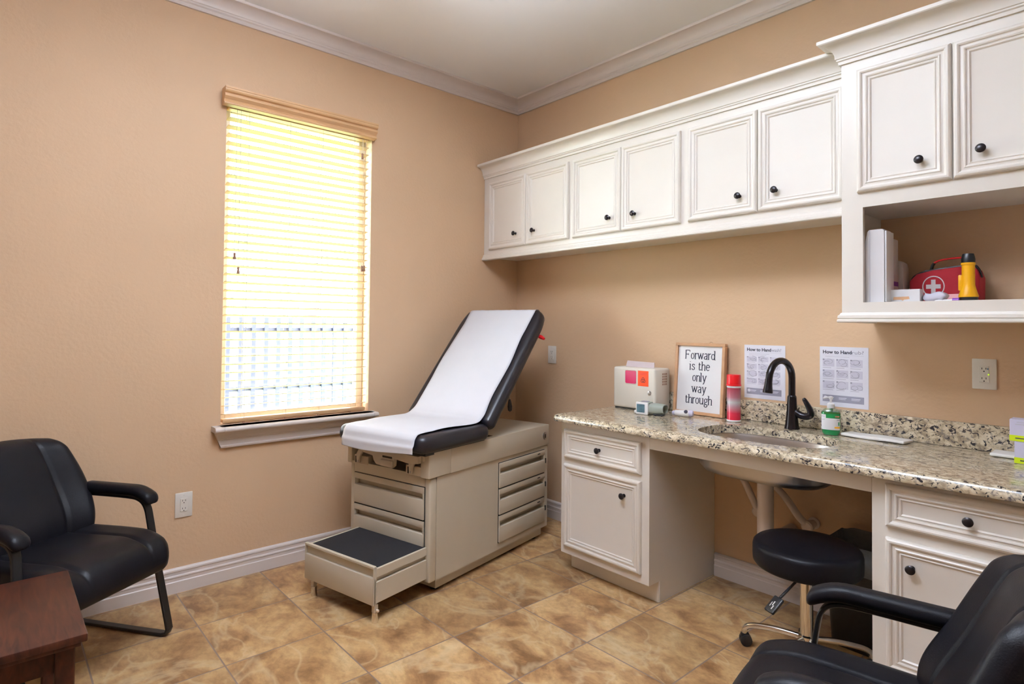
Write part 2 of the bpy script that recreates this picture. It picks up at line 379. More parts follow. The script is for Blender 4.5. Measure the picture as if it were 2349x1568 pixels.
# window
win = bpy.data.objects.new('window_1', None); C.objects.link(win); win['kind'] = 'structure'; win.location = (0, (WY0+WY1)/2, WZ0)
wy = (WY1-WY0)/2; wh = WZ1-WZ0
fr = MB()
for (a, b_, c, d) in ((-wy, -wy+.045, 0, wh), (wy-.045, wy, 0, wh), (-wy+.045, wy-.045, 0, .05), (-wy+.045, wy-.045, wh-.045, wh)):
    fr.box(-.135, -.085, a, b_, c, d, .004, 1)
obj('window_frame', fr, M['winframe'], win)
gm = MB(); gm.box(-.112, -.108, -wy+.045, wy-.045, .05, wh-.045); obj('pane', gm, M['glass'], win)
sill = MB(); sp = [(-.15, -.03), (.07, -.03)] + arc(.072, -.016, .014, -90, 90, 6) + [(-.15, -.002)]
sill.loft([[(x, -wy-.045, z) for x, z in [(max(x, .001), z) for x, z in sp]], [(x, -wy-.0005, z) for x, z in [(max(x, .001), z) for x, z in sp]]])
sill.loft([[(x, -wy+.0005, z) for x, z in sp], [(x, wy-.0005, z) for x, z in sp]])
sill.loft([[(x, wy+.0005, z) for x, z in [(max(x, .001), z) for x, z in sp]], [(x, wy+.03, z) for x, z in [(max(x, .001), z) for x, z in sp]]])
sill.box(.001, .07, -wy-.01, wy+.01, -.03, -.002)
obj('window_sill', sill, M['trim'], win)
ap = MB(); app = [(.001, -.03), (.058, -.03), (.052, -.042), (.042, -.056), (.030, -.066), (.022, -.070), (.022, -.074), (.018, -.078), (.018, -.104), (.024, -.108), (.022, -.116), (.012, -.122), (.001, -.123)]
ap.loft([[(x, -wy-.035+.040*(-.03-z)/.1, z) for x, z in app], [(x, wy+.02-.04*(-.03-z)/.1, z) for x, z in app]])
obj('apron_moulding', ap, M['trim'], win, ang=25)

# blind
BY0, BY1 = WY0+.012, WY1-.018
bl = thing('window_blind', 'light maple slatted blind hanging in the bright window', 'blind', (0, (BY0+BY1)/2, WZ0))
bw = (BY1-BY0)/2
vp = [(.012, 0), (.054, 0), (.058, .003), (.058, .008), (.052, .012), (.050, .018), (.053, .026), (.062, .034), (.068, .040), (.069, .047), (.066, .052), (.060, .054), (.060, .057), (.067, .059), (.073, .063), (.076, .070), (.076, .077), (.079, .079), (.079, .088), (.012, .088)]
vz = WZ1-WZ0-.045
obj('valance', MB().loft([[(x, -wy-.024, z+vz) for x, z in vp], [(x, wy+.006, z+vz) for x, z in vp]]), M['blindwood'], bl, ang=20)
obj('headrail', MB().box(-.052, .004, -bw, bw, wh-.048, wh-.006, .003, 1), M['blindwood'], bl)
sm = MB(); sec = []
for i in range(9):
    u = -1+i/4.0; sec.append((u*.025, .0016-.0022*u*u))
sec = sec + [(a, b_-.0028) for a, b_ in reversed(sec)]
tl = math.radians(9)
sec = [(a*math.cos(tl)-b_*math.sin(tl), a*math.sin(tl)+b_*math.cos(tl)) for a, b_ in sec]
sm.loft([[(a, -bw, b_) for a, b_ in sec], [(a, bw, b_) for a, b_ in sec]])
sme = sm.mesh('slat', M['slat'], 50); NS = 37
for i in range(NS):
    obj('slat', sme, None, bl, (-.026, 0, .052+i*.0440))
obj('bottom_rail', MB().box(-.050, -.002, -bw, bw, .006, .026, .005, 2), M['blindwood'], bl)
for k, yy in enumerate((-bw+.105, -bw+.33, bw-.30, bw-.10)):
    cm = MB()
    for xx in (-.054, .002): cm.tube([(xx, yy, .026), (xx, yy, wh-.05)], .0011, 6)
    for i in range(NS): cm.tube([(-.054, yy, .047+i*.044), (.002, yy, .047+i*.044)], .0006, 4)
    obj('ladder_cord', cm, M['cord'], bl)
    obj('rail_button', MB().lathe([(.001, .0), (.007, .001), (.006, .006), (.001, .0065)], 12, T3(-.005, yy, -.0005)), M['tassel'], bl)
tas = [(.001, 0), (.0075, .001), (.0085, .006), (.0065, .014), (.0055, .022), (.0068, .030), (.005, .036), (.001, .037)]
for yy, zt in ((-bw+.038, .875), (-bw+.058, .80), (bw-.052, 1.555), (bw-.045, .86), (bw-.052+.022, .862)):
    co = obj('pull_cord', MB().tube([(.012, yy, zt+.03), (.012, yy, wh-.05)], .0011, 6), M['cord'], bl)
    obj('tassel', MB().lathe(tas, 14, T3(.012, yy, zt)), M['tassel'], co)

# outside
struct('ground', MB().box(-26, -.2, -16, 12, -.5, -.25), M['grass'])
fe = thing('picket_fence', 'dark painted metal fence seen through the blind', 'fence', (-2.6, -.8, -.25))
fy = [-3.0+.118*k for k in range(40)]
pk = MB().box(-.012, .012, -.020, .020, .06, 1.66, .002, 1).mesh('picket', M['picket'])
for yv in fy: obj('picket', pk, None, fe, (0, yv, 0))
for zz in (.18, .95, 1.52):
    obj('rail', MB().box(-.03, -.012, fy[0]-.05, fy[-1]+.05, zz, zz+.04), M['picket'], fe)
tag(obj('gate_pillar', MB().box(-.07, .07, -.055, .055, 0, 1.78, .008, 1).box(-.08, .08, -.065, .065, 1.78, 1.84, .01, 1), M['brick'], None, (-2.85, -.405, -.25)), 'pale brick pillar behind the fence outside the window', 'pillar')

# ------------------------------------------------------------------ cabinets
DP = [(0, 0), (0, .010), (.003, .016), (.008, .0195), (.014, .020), (.019, .0175), (.021, .0135), (.024, .0125), (.030, .0135), (.034, .0165), (.038, .0150), (.040, .0115), (.044, .0105), (.048, .0125), (.051, .0100), (.053, .0075), (.056, .0070)]
def door_mb(w_, h_):
    mb = MB(); loops = []
    for i, d in DP:
        loops.append([(i, -d, i), (w_-i, -d, i), (w_-i, -d, h_-i), (i, -d, h_-i)])
    mb.loft(loops); return mb
KN = [(.0055, 0), (.0055, .006), (.0045, .012), (.006, .016), (.012, .019), (.0155, .0225), (.0155, .0265), (.011, .030), (.004, .0315), (.001, .0316)]
KM = MB().lathe([(.009, 0), (.009, .002)]+KN, 20, RX(PI/2)).mesh('knob', M['knob'], 50)
def door(parent, name, x0, x1, z0, z1, y, knob, label=None):
    o = obj(name, door_mb(x1-x0, z1-z0), M['cab'], parent, (x0, y, z0), 22, label)
    k = obj('knob', KM, None, o, (knob[0]-x0, -.007, knob[1]-z0)); k['label'] = 'round dark bronze knob'
    return o
GU = 'cream wall cabinets over the counter'
for nm, bx0, bx1, ds, lab in (('w1', .004, .862, ((.070, .458, .355), (.462, .846, .537)), 'cream two door wall cabinet against the window wall corner'),
                          ('w2', .862, 1.660, ((.882, 1.253, 1.168), (1.257, 1.638, 1.347)), 'middle cream two door wall cabinet of the upper row'),
                          ('w3', 1.660, 2.440, ((1.683, 2.048, 1.960), (2.052, 2.422, 2.134)), 'cream two door wall cabinet next to the taller open shelf cabinet')):
    t = thing('wall_cabinet', lab, 'cabinet', (0, 0, 0), 0, GU)
    obj('body', MB().box(bx0, bx1, -.325, -.001, 1.843, 2.455), M['cab'], t)
    for a, b_, k in ds: door(t, 'door', a, b_, 1.892, 2.372, -.3255, (k, 1.979))
ccr = [(0, 0), (.008, 0), (.009, .012), (.014, .016), (.014, .021), (.018, .024)] + [(.064-.046*math.cos(math.radians(a)), .024+.056*math.sin(math.radians(a))) for a in (15, 30, 45, 60, 75, 88)] + [(.067, .080), (.070, .084), (.070, .097), (0, .097)]
tag(obj('crown_moulding', MB().loft([[(x, -.3255-d, 2.411+z) for d, z in ccr] for x in (.003, 2.440)]), M['cab'], ang=22), 'long cream crown moulding along the top of the low wall cabinets', 'moulding')
rl = [(-.018, 0), (.016, 0), (.020, .004), (.020, .013), (.014, .018), (.014, .022), (.009, .027), (.008, .036), (.003, .042), (0, .042), (-.018, .022)]
rlm = MB().loft([[(x, -.3255-d, 1.820+z) for d, z in rl] for x in (.003, 2.440)])
tag(obj('light_rail', rlm, M['cab'], ang=22), 'thin cream moulding along the bottom front of the wall cabinets', 'moulding')
# tall shelf cabinet
TX0, TX1, TY = 2.4425, 3.20, -.42
t = thing('shelf_cabinet', 'tall cream wall cabinet with open shelf niche at the right', 'cabinet', (0, 0, 0))
b = MB()
b.box(TX0, TX0+.02, TY, -.001, 1.385, 2.455); b.box(TX1-.02, TX1, TY, -.001, 1.385, 2.455)
b.box(TX0+.02, TX1-.02, TY+.02, -.001, 1.84, 1.86); b.box(TX0+.02, TX1-.02, TY+.02, -.001, 2.435, 2.455)
b.box(TX0, 2.520, TY-.001, TY+.019, 1.385, 2.455); b.box(3.115, TX1, TY-.001, TY+.019, 1.385, 2.455)
b.box(2.520, 3.115, TY-.001, TY+.019, 1.833, 2.455); b.box(2.520, 3.115, TY-.001, TY+.019, 1.385, 1.456)
obj('body', b, M['cab'], t)
obj('back_panel', MB().box(TX0+.02, TX1-.02, -.014, -.002, 1.456, 1.84), M['wall'], t)
obj('shelf', MB().box(TX0+.02, TX1-.02, TY+.02, -.001, 1.434, 1.454), M['cab'], t)
door(t, 'door', 2.502, 2.812, 1.892, 2.384, TY-.001, (2.716, 1.978))
door(t, 'door', 2.817, 3.140, 1.892, 2.384, TY-.001, (2.898, 1.980))
def wrap(prof, zb, yb=-.002):   # a moulding across the front with a mitred return on the left side
    return [[(TX0-d, yb, zb+z) for d, z in prof], [(TX0-d, TY-.001-d, zb+z) for d, z in prof], [(TX1, TY-.001-d, zb+z) for d, z in prof]]
obj('crown', MB().loft(wrap(ccr, 2.425, -.397)), M['cab'], t, ang=22)
br_ = [(0, 0), (.012, 0), (.015, .004), (.014, .012), (.009, .015), (.013, .018), (.012, .028), (.007, .031), (.004, .038), (0, .040)]
obj('bottom_moulding', MB().loft(wrap(br_, 1.376)), M['cab'], t, ang=22)

ZT = .868      # worktop
def base_cab(x0, x1, lab, dx0, dx1, dz, oz, dk, ok):
    t = thing('base_cabinet', lab, 'cabinet')
    pr = [(-.605, .105), (-.605, ZT-.041), (-.002, ZT-.041), (-.002, .001), (-.515, .001), (-.515, .105)]
    obj('body', MB().prism(pr, x0, x1, 'x'), M['cab'], t)
    obj('toe_kick', MB().box(x0+.003, x1-.003, -.522, -.5155, .0015, .104), M['cab'], t)
    door(t, 'drawer', dx0, dx1, dz[0], dz[1], -.6055, dk); door(t, 'door', dx0, dx1, oz[0], oz[1], -.6055, ok)
    return t
base_cab(1.062, 1.645, 'left base cabinet with one drawer and one door beside the exam table', 1.090, 1.602, (.630, .786), (.148, .597), (1.338, .706), (1.500, .508))
base_cab(2.605, 3.30, 'right base cabinet with drawer and door behind the foreground chair', 2.650, 3.140, (.656, .806), (.158, .617), (2.890, .733), (2.730, .530))
tag(obj('apron_panel', MB().box(1.646, 2.604, -.605, -.585, .762, ZT-.041), M['cab']), 'cream front rail under the worktop between the two base cabinets', 'panel')

# worktop with sink cut-out
def superell(cx, cy, a, b_, e, n=56):
    out = []
    for k in range(n):
        t_ = 2*PI*k/n; c, s_ = math.cos(t_), math.sin(t_)
        out.append((cx+a*math.copysign(abs(c)**(2/e), c), cy+b_*math.copysign(abs(s_)**(2/e), s_)))
    return out
SCX, SCY = 2.105, -.372
slab = MB()
r_ = .011
sec = [(-.002, ZT-.04), (-.66, ZT-.04)] + [(-.66+.01*math.cos(math.radians(a))-.00, ZT-.03+.01*math.sin(math.radians(a))) for a in ()] + [(-.668, ZT-.037), (-.671, ZT-.028), (-.669, ZT-.016), (-.662, ZT-.006), (-.650, ZT-.001), (-.640, ZT), (-.002, ZT)]
lx = []
for off, sh in ((.0, 1), ):
    pass
def slabloop(x, k):   # k shrinks the section toward the slab middle for the rounded left end
    return [(x, y if y > -.01 else y+k, ZT-.02+(z-ZT+.02)*(1-k*22)) for y, z in sec]
slab.loft([slabloop(1.052, .013), slabloop(1.054, .009), slabloop(1.058, .005), slabloop(1.064, .001), slabloop(1.07, 0), slabloop(3.40, 0)])
so_ = obj('worktop_slab', slab, M['granite'])
cut = obj('cutter', MB().prism(superell(SCX, SCY, .292, .195, 3.0), ZT-.1, ZT+.1), M['granite'])
md = so_.modifiers.new('b', 'BOOLEAN'); md.operation = 'DIFFERENCE'; md.object = cut; md.solver = 'EXACT'
dg = bpy.context.evaluated_depsgraph_get(); me = bpy.data.meshes.new_from_object(so_.evaluated_get(dg)); me.name = 'slab'
bpy.data.objects.remove(so_); bpy.data.objects.remove(cut)
wt = thing('worktop', 'speckled beige granite worktop on the base cabinets', 'worktop')
me.set_sharp_from_angle(angle=math.radians(30)); obj('slab', me, None, wt)
obj('backsplash', MB().box(1.365, 3.40, -.021, -.001, ZT+.0005, ZT+.105, .004, 2), M['granite'], wt)
sk = thing('sink', 'stainless steel undermount sink basin in the granite worktop', 'sink', (SCX, SCY, ZT))
def sl(a, b_, z, e=3.0): return [(x, y, z) for x, y in superell(0, 0, a+(.037 if a > .1 else 0), b_, e)]
obj('basin', MB().loft([sl(.272, .207, -.042), sl(.257, .197, -.042), sl(.252, .192, -.06), sl(.242, .182, -.15), sl(.22, .165, -.175), sl(.15, .12, -.183), sl(.045, .045, -.186, 2), sl(.045, .045, -.189, 2), sl(.152, .122, -.186), sl(.224, .169, -.178), sl(.247, .187, -.152), sl(.258, .198, -.06), sl(.272, .207, -.045)], loop_closed=True), M['steel'], sk, ang=60)
obj('drain', MB().lathe([(.044, -.1855), (.040, -.184), (.020, -.1865), (.001, -.1865)], 24), M['chrome'], sk)

# faucet
fa = thing('faucet', 'dark bronze gooseneck faucet behind the sink', 'faucet', (2.105, -.098, ZT), math.radians(-102))
bp_ = [(.034, .0), (.033, .006), (.030, .02), (.026, .06), (.023, .10), (.0205, .15), (.0195, .156), (.0165, .160)]
obj('base', MB().lathe(bp_, 28), M['bronze'], fa)
R_ = .083
gn = [(0, 0, .155), (0, 0, .20), (0, 0, .245)] + [(R_-R_*math.cos(math.radians(a)), 0, .245+R_*math.sin(math.radians(a))) for a in range(12, 168, 12)] + [(R_*2-.002, 0, .245+.024), (R_*2+.004, 0, .238)]
obj('gooseneck', MB().tube(gn, .0158, 16, Vector((0, 1, 0))), M['bronze'], fa)
obj('spray_head', MB().lathe([(.0165, .0), (.0165, -.012), (.018, -.03), (.0205, -.048), (.0225, -.058), (.0215, -.064), (.012, -.065)], 24, T3(R_*2+.004, 0, .243) @ RY(math.radians(-8))), M['bronze'], fa)
fa2 = RZ(math.radians(62))
hp = smooth_path([(.010, 0, .085), (.04, 0, .068), (.068, 0, .066), (.085, 0, .078), (.078, 0, .105), (.062, 0, .135), (.052, 0, .150)], 6)
rad = [.017+(.0085-.017)*max(0, (i/(len(hp)-1)-.45))/.55 for i in range(len(hp))]
rad = [r if i < len(hp)-2 else r*.8 for i, r in enumerate(rad)]
obj('lever_handle', MB().tube(hp, rad, 14, Vector((0, 1, 0))).xform(RZ(math.radians(106))), M['bronze'], fa)

# plumbing below
tag(obj('drain_pipe', MB().lathe([(.040, .292), (.040, .270), (.036, .262), (.036, .005), (.034, 0)], 24).lathe([(.042, .3005), (.042, .29), (.040, .29)], 24).tube([(0, 0, .03), (0, .05, -.02), (0, .15, -.02), (0, .285, -.02)], .03, 16), M['pvc'], None, (SCX-.035, -.30, .378)), 'thick white covered drain pipe dropping from the sink', 'pipe')
for nm, p0, p1, vx, vz_, lab in (('l', (1.80, -.10, .655), (1.91, -.085, .47), 1.925, .425, 'white covered supply pipe left of the drain pipe'), ('r', (1.985, -.10, .61), (2.135, -.09, .45), 2.168, .412, 'white covered supply pipe right of the drain pipe')):
    q = thing('supply_pipe', lab, 'pipe', (vx, -.001, vz_), 0, 'supply pipes under the sink')
    P0 = Vector(p0)-Vector((vx, -.001, vz_)); P1 = Vector(p1)-Vector((vx, -.001, vz_))
    mid = (P0+P1)/2+Vector((.012, -.01, .008))
    obj('hose', MB().tube(smooth_path([P0, mid, P1, (0, -.065, .0)], 7), .017, 14), M['pvc'], q)
    obj('valve', MB().lathe([(.028, 0), (.028, .008), (.018, .012), (.018, .05), (.026, .055), (.027, .085), (.020, .09)], 20, RX(PI/2)), M['pvc'], q)

# ------------------------------------------------------------------ exam table
ET = thing('exam_table', 'putty coloured exam table with raised black backrest near the window', 'exam table', (.83, -1.285, 0), math.radians(12.8)-0)
# local axes of the table: x right, y = back toward the cabinet wall (so -y is the foot end)
bx0, bx1, yb, yf = -.575, .03, 1.012, -.07
obj('plinth', MB().box(bx0+.03, bx1-.03, yf+.075, yb-.02, .012, .075, .003, 1), M['putty'], ET)
bd = MB()
DF = ((-.540, -.012, .375, .536), (-.540, -.012, .222, .367), (-.540, -.012, .070, .214))     # front openings
SD = ((.492, .972, .420, .560), (.492, .972, .268, .412), (.492, .972, .110, .260))
bd.box(bx0, bx1-.032, yf+.045, yb, .07, .585)
bd.box(bx1-.0325, bx1, yf+.045, .487, .07, .585); bd.box(bx1-.0325, bx1, .977, yb, .07, .585); bd.box(bx1-.0325, bx1, .487, .977, .564, .585); bd.box(bx1-.0325, bx1, .487, .977, .07, .106)
bd.box(bx0, -.545, yf, yf+.0455, .07, .585, .006, 2); bd.box(-.008, bx1, yf-.004, yf+.0455, .07, .585, .009, 3); bd.box(-.5455, -.0075, yf, yf+.0455, .54, .585)
obj('cabinet_body', bd, M['putty'], ET)
bn = MB()
bn.box(bx0-.006, bx1+.01, yf+.14, yb+.004, .588, .718, .004, 2)
bn.box(bx1-.052, bx1+.01, yf-.022, yf+.142, .588, .718, .006, 3); bn.box(bx0-.006, bx0+.03, yf-.022, yf+.142, .588, .718, .006, 2)
bn.box(bx0+.02, bx1-.04, yf-.018, yf+.142, .588, .602)
obj('top_band', bn, M['putty'], ET)
obj('stirrup_cavity_shade', MB().box(bx0+.031, bx1-.053, yf+.10, yf+.139, .612, .70), M['gap'], ET)  # dark plate standing in for the shade inside the cavity
def drawer(parent, name, axis, a0, a1, z0, z1, face, keyhole=False):
    # pressed steel front with a recessed finger grip below its top lip
    h_ = z1-z0; g0, g1 = z1-.062, z1-.030
    mb = MB()
    def bb(u0, u1, d0, d1, za, zb, bev=0.0):
        if axis == 'front': mb.box(u0, u1, face-d1, face-d0, za, zb, bev, 2)
        else: mb.box(face+d0, face+d1, u0, u1, za, zb, bev, 2)
    bb(a0, a1, -.028, .008, g1, z1, .002); bb(a0, a1, -.028, .010, z0, g0, .003); bb(a0, a1, -.030, -.026, g0-.004, g1+.004); bb(a0, a0+.006, -.028, .007, g0, g1); bb(a1-.006, a1, -.028, .007, g0, g1)
    o = obj(name, mb, M['putty'], parent)
    gp = MB()
    for u0, u1, za, zb in ((a0-.003, a1+.003, z0-.003, z0+.001), (a0-.003, a1+.003, z1-.001, z1+.003), (a0-.003, a0+.001, z0+.001, z1-.001), (a1-.001, a1+.003, z0+.001, z1-.001)):
        if axis == 'front': gp.box(u0, u1, face-.0012, face+.028, za, zb)
        else: gp.box(face-.028, face+.0012, u0, u1, za, zb)
    obj('shadow_gap', gp, M['gap'], o)
    if keyhole:
        kb = MB().box(face+.0075, face+.0085, a1-.085, a1-.055, z1-.018, z1-.012, .0005, 1); obj('latch_slot', kb, M['gap'], o)
    return o
for a0, a1, z0, z1 in DF[:2]: drawer(ET, 'front_drawer', 'front', a0, a1, z0, z1, yf+.0195-.0195)
for a0, a1, z0, z1 in SD:
    drawer(ET, 'side_drawer', 'side', a0, a1, z0, z1, bx1, True)
    obj('hinge_tab', MB().box(bx1-.001, bx1+.009, a1+.006, a1+.014, z1-.085, z1-.055), M['gap'], ET)
# pull out step
st = obj('step', MB().box(-.500, .012, -.414, -.398, .245, .258, .002, 1).box(-.500, .012, -.414, -.398, .082, .205, .003, 2).box(-.497, .009, -.400, -.392, .082, .25)
    .box(-.500, -.494, -.412, -.398, .20, .25).box(.004, .012, -.414, -.398, .082, .255, .002, 1)
    .box(.0, .012, -.398, yf-.004, .205, .246, .002, 1).box(-.008, -.003, -.398, yf-.004, .185, .206).box(-.002, .012, -.398, yf-.004, .090, .186, .002, 1)
    .box(-.500, -.488, -.398, yf-.004, .090, .246, .002, 1).box(-.488, .0, -.398, yf-.004, .225, .240), M['putty'], ET)
obj('tread_mat', MB().box(-.487, -.001, -.397, yf-.005, .240, .2455, .001, 1), M['grit'], st)
for xx in (-.452, -.004):
    f = MB().box(xx-.011, xx+.011, -.402, -.380, .045, .083, .002, 1)
    if xx > -.1: f.box(xx+.010, xx+.026, -.396, -.386, .052, .062, .002, 1)
    fo = obj('step_leg', f, M['putty2'], st)
    obj('foot', MB().lathe([(.0145, .0), (.016, .006), (.0125, .046), (.001, .047)], 16, T3(xx, -.391, 0)), M['chrome'], fo)
for xx, yy in ((bx1-.065, yf+.105), (bx1-.065, yb-.08), (bx0+.065, yf+.105), (bx0+.065, yb-.08)):
    obj('levelling_foot', MB().lathe([(.026, 0), (.026, .008), (.010, .012), (.010, .02)], 18, T3(xx, yy, 0)), M['black'], ET)
# side socket plate on the band
sp_ = obj('round_socket', MB().lathe([(.026, 0), (.026, .003), (.023, .005), (.001, .005)], 28, T3(bx1+.0098, .965, .650) @ RY(PI/2)), M['steel'], ET)
obj('socket_slot', MB().box(bx1+.0146, bx1+.0156, .960, .970, .638, .662, .0003, 1), M['gap'], sp_)
# foot extension with its pull handle
pe = [(-.560, .700), (-.005, .700), (-.005, .665), (-.060, .656), (-.175, .668), (-.180, .628), (-.195, .616), (-.310, .622), (-.330, .640), (-.338, .662), (-.420, .672), (-.46, .690), (-.560, .692)]
obj('foot_extension', MB().prism([(x, z) for x, z in pe], yf-.055, yf-.035, 'y'), M['putty2'], ET)
obj('handle_slot', MB().box(-.262, -.190, yf-.0562, yf-.0546, .664, .674, .0006, 1), M['gap'], ET)
obj('handle_lip', MB().box(-.270, -.182, yf-.066, yf-.05, .622, .656, .006, 3), M['putty2'], ET)
obj('drain_rail', MB().box(-.090, .008, yf-.030, yf-.008, .672, .706, .003, 1), M['putty2'], ET)
for xx in (-.470, -.072):
    pth = smooth_path([(xx+.016, yf+.02, .690), (xx+.010, yf-.022, .672), (xx+.0, yf-.038, .640), (xx-.004, yf-.036, .606)], 6)
    so2 = obj('stirrup', MB().bar(pth, .030, .014, Vector((0, 1, .3))), M['putty2'], ET)
    obj('stirrup_slot', MB().box(xx-.016, xx-.008, yf-.0465, yf-.044, .606, .640, .0006, 1), M['gap'], so2)
    obj('pivot_bolt', MB().lathe([(.006, 0), (.006, .003), (.003, .004)], 12, T3(xx+.004, yf-.044, .614) @ RX(PI/2)), M['steel'], so2)
    obj('stirrup_block', MB().box(xx-.055, xx+.055, yf-.021, yf+.06, .592, .640, .003, 1), M['putty2'], ET)
# cushions
CX = -.247
def seat_fn(q):
    x, y, z = q
    k = 1-.07*max(0, min(1, (-y-.17)/.12))**2
    return (x*k+CX, y+.085, z+.765+.006*math.cos(x/.33*PI/2))
sc_ = obj('seat_cushion', MB().rbox((.33, .265, .045), .040, (24, 20, 8), seat_fn), M['vinyl'], ET, ang=80)
BA = math.radians(48.5)
def back_fn(q):
    x, y, z = q       # y along the length 0..L
    k = 1-.10*max(0, (y-.28)/.17)**2
    p = Vector((x*k, y+.435+.015, z))
    c, s_ = math.cos(BA), math.sin(BA)
    return (p.x+CX, .345+p.y*c-p.z*s_, .770+p.y*s_+p.z*c)
bc = obj('backrest_cushion', MB().rbox((.325, .435, .043), .039, (24, 28, 8), back_fn), M['vinyl'], ET, ang=80)
c_, s_ = math.cos(BA), math.sin(BA)
def bk(x, y, z): return (x+CX, .345+y*c_-z*s_, .770+y*s_+z*c_)
obj('backrest_plate', MB().loft([[bk(-.26, .1, -.050), bk(.26, .1, -.050), bk(.26, .8, -.050), bk(-.26, .8, -.050)], [bk(-.26, .1, -.043), bk(.26, .1, -.043), bk(.26, .8, -.043), bk(-.26, .8, -.043)]]), M['steelblack'], ET)
obj('backrest_slot', MB().box(bx1-.16, bx1-.03, .40, .47, .7178, .7188), M['gap'], ET)
obj('cushion_base', MB().box(CX-.29, CX+.29, -.12, .34, .716, .725), M['steelblack'], ET)
obj('seat_bracket', MB().box(CX+.20, CX+.29, -.125, -.06, .706, .7225, .002, 1), M['black'], ET)
lv = obj('release_lever', MB().tube([bk(.24, .33, -.05), bk(.25, .31, -.10), bk(.25, .285, -.125)], .004, 8), M['chrome'], ET)
p_ = Vector(bk(.25, .285, -.125))
obj('lever_grip', MB().tube([p_+Vector((0, .001, .012)), p_+Vector((0, .003, -.006)), p_+Vector((0, .005, -.032)), p_+Vector((0, .006, -.055)), p_+Vector((0, .006, -.062))], [.005, .010, .014, .012, .004], 12), M['black'], lv)
rc = obj('paper_roll_clip', MB().tube([bk(.28, .74, -.045), bk(.31, .735, -.060), bk(.335, .725, -.064)], [.010, .013, .008], 10), M['red'], ET)

# paper sheet along the cushions
pw = thing('exam_paper', 'long white paper sheet covering the exam table cushions', 'paper sheet', (.83, -1.285, 0), math.radians(12.8))
prof = []
for z in (.716, .735, .752): prof.append((-.190-.006, z))
for a in (190, 215, 240, 265):
    a_ = math.radians(360-a); prof.append((-.180+.042*math.cos(PI-(a_-PI/2)+PI) if False else -.140-.048*math.cos(math.radians(a-190)), .768+.048*math.sin(math.radians(a-190))))
for y in (-.10, -.04, .04, .12, .20, .27): prof.append((y, .8185+.0015*math.sin(y*20)))
def bkyz(y, z): v = bk(0, y, z); return (v[1], v[2])
prof += [(.305, .824), (.328, .836)]
for y in (.075, .14, .22, .32, .42, .52, .62, .72, .80, .835): prof.append(bkyz(y, .0475))
for a in (70, 45, 20, 0): prof.append(bkyz(.842+.052*math.cos(math.radians(a)), .050*math.sin(math.radians(a))))
prof += [bkyz(.893, -.03), bkyz(.886, -.075)]
PS = smooth_path([(0, y, z) for y, z in prof], 4); nP = len(PS); pm = MB(); loops = []
L_tot = [0.0]
for i in range(1, nP): L_tot.append(L_tot[-1]+(PS[i]-PS[i-1]).length)
for i, p in enumerate(PS):
    s_l = L_tot[i]/L_tot[-1]
    xl = -.512+.006*math.sin(s_l*17)+.012*max(0, .12-s_l)/.12; xr = .022+.007*math.sin(s_l*21+1)+.012*math.exp(-((s_l-.36)/.12)**2)-.018*max(0, s_l-.8)/.2
    row = []
    for k in range(25):
        u = k/24; x = xl+(xr-xl)*u
        dz = .0022*math.sin(u*13+s_l*9)*math.sin(s_l*23)+.001*math.sin(u*40+s_l*5)
        nn = Vector((0, -1, 0)) if i < 14 else Vector((0, -.4, .9))
        droop = 0.0
        if L_tot[i] < .06: droop = -.012*(1-L_tot[i]/.06)*math.sin(u*PI*1.2+.4)
        row.append(Vector((x, p.y, p.z+droop))+nn*(abs(dz)+.001))
    loops.append(row)
pm.loft(loops, closed=False, caps=False)
po_ = obj('paper_sheet', pm, M['paper'], pw, ang=80)
sd_ = po_.modifiers.new('thick', 'SOLIDIFY'); sd_.thickness = .0006; sd_.offset = 1

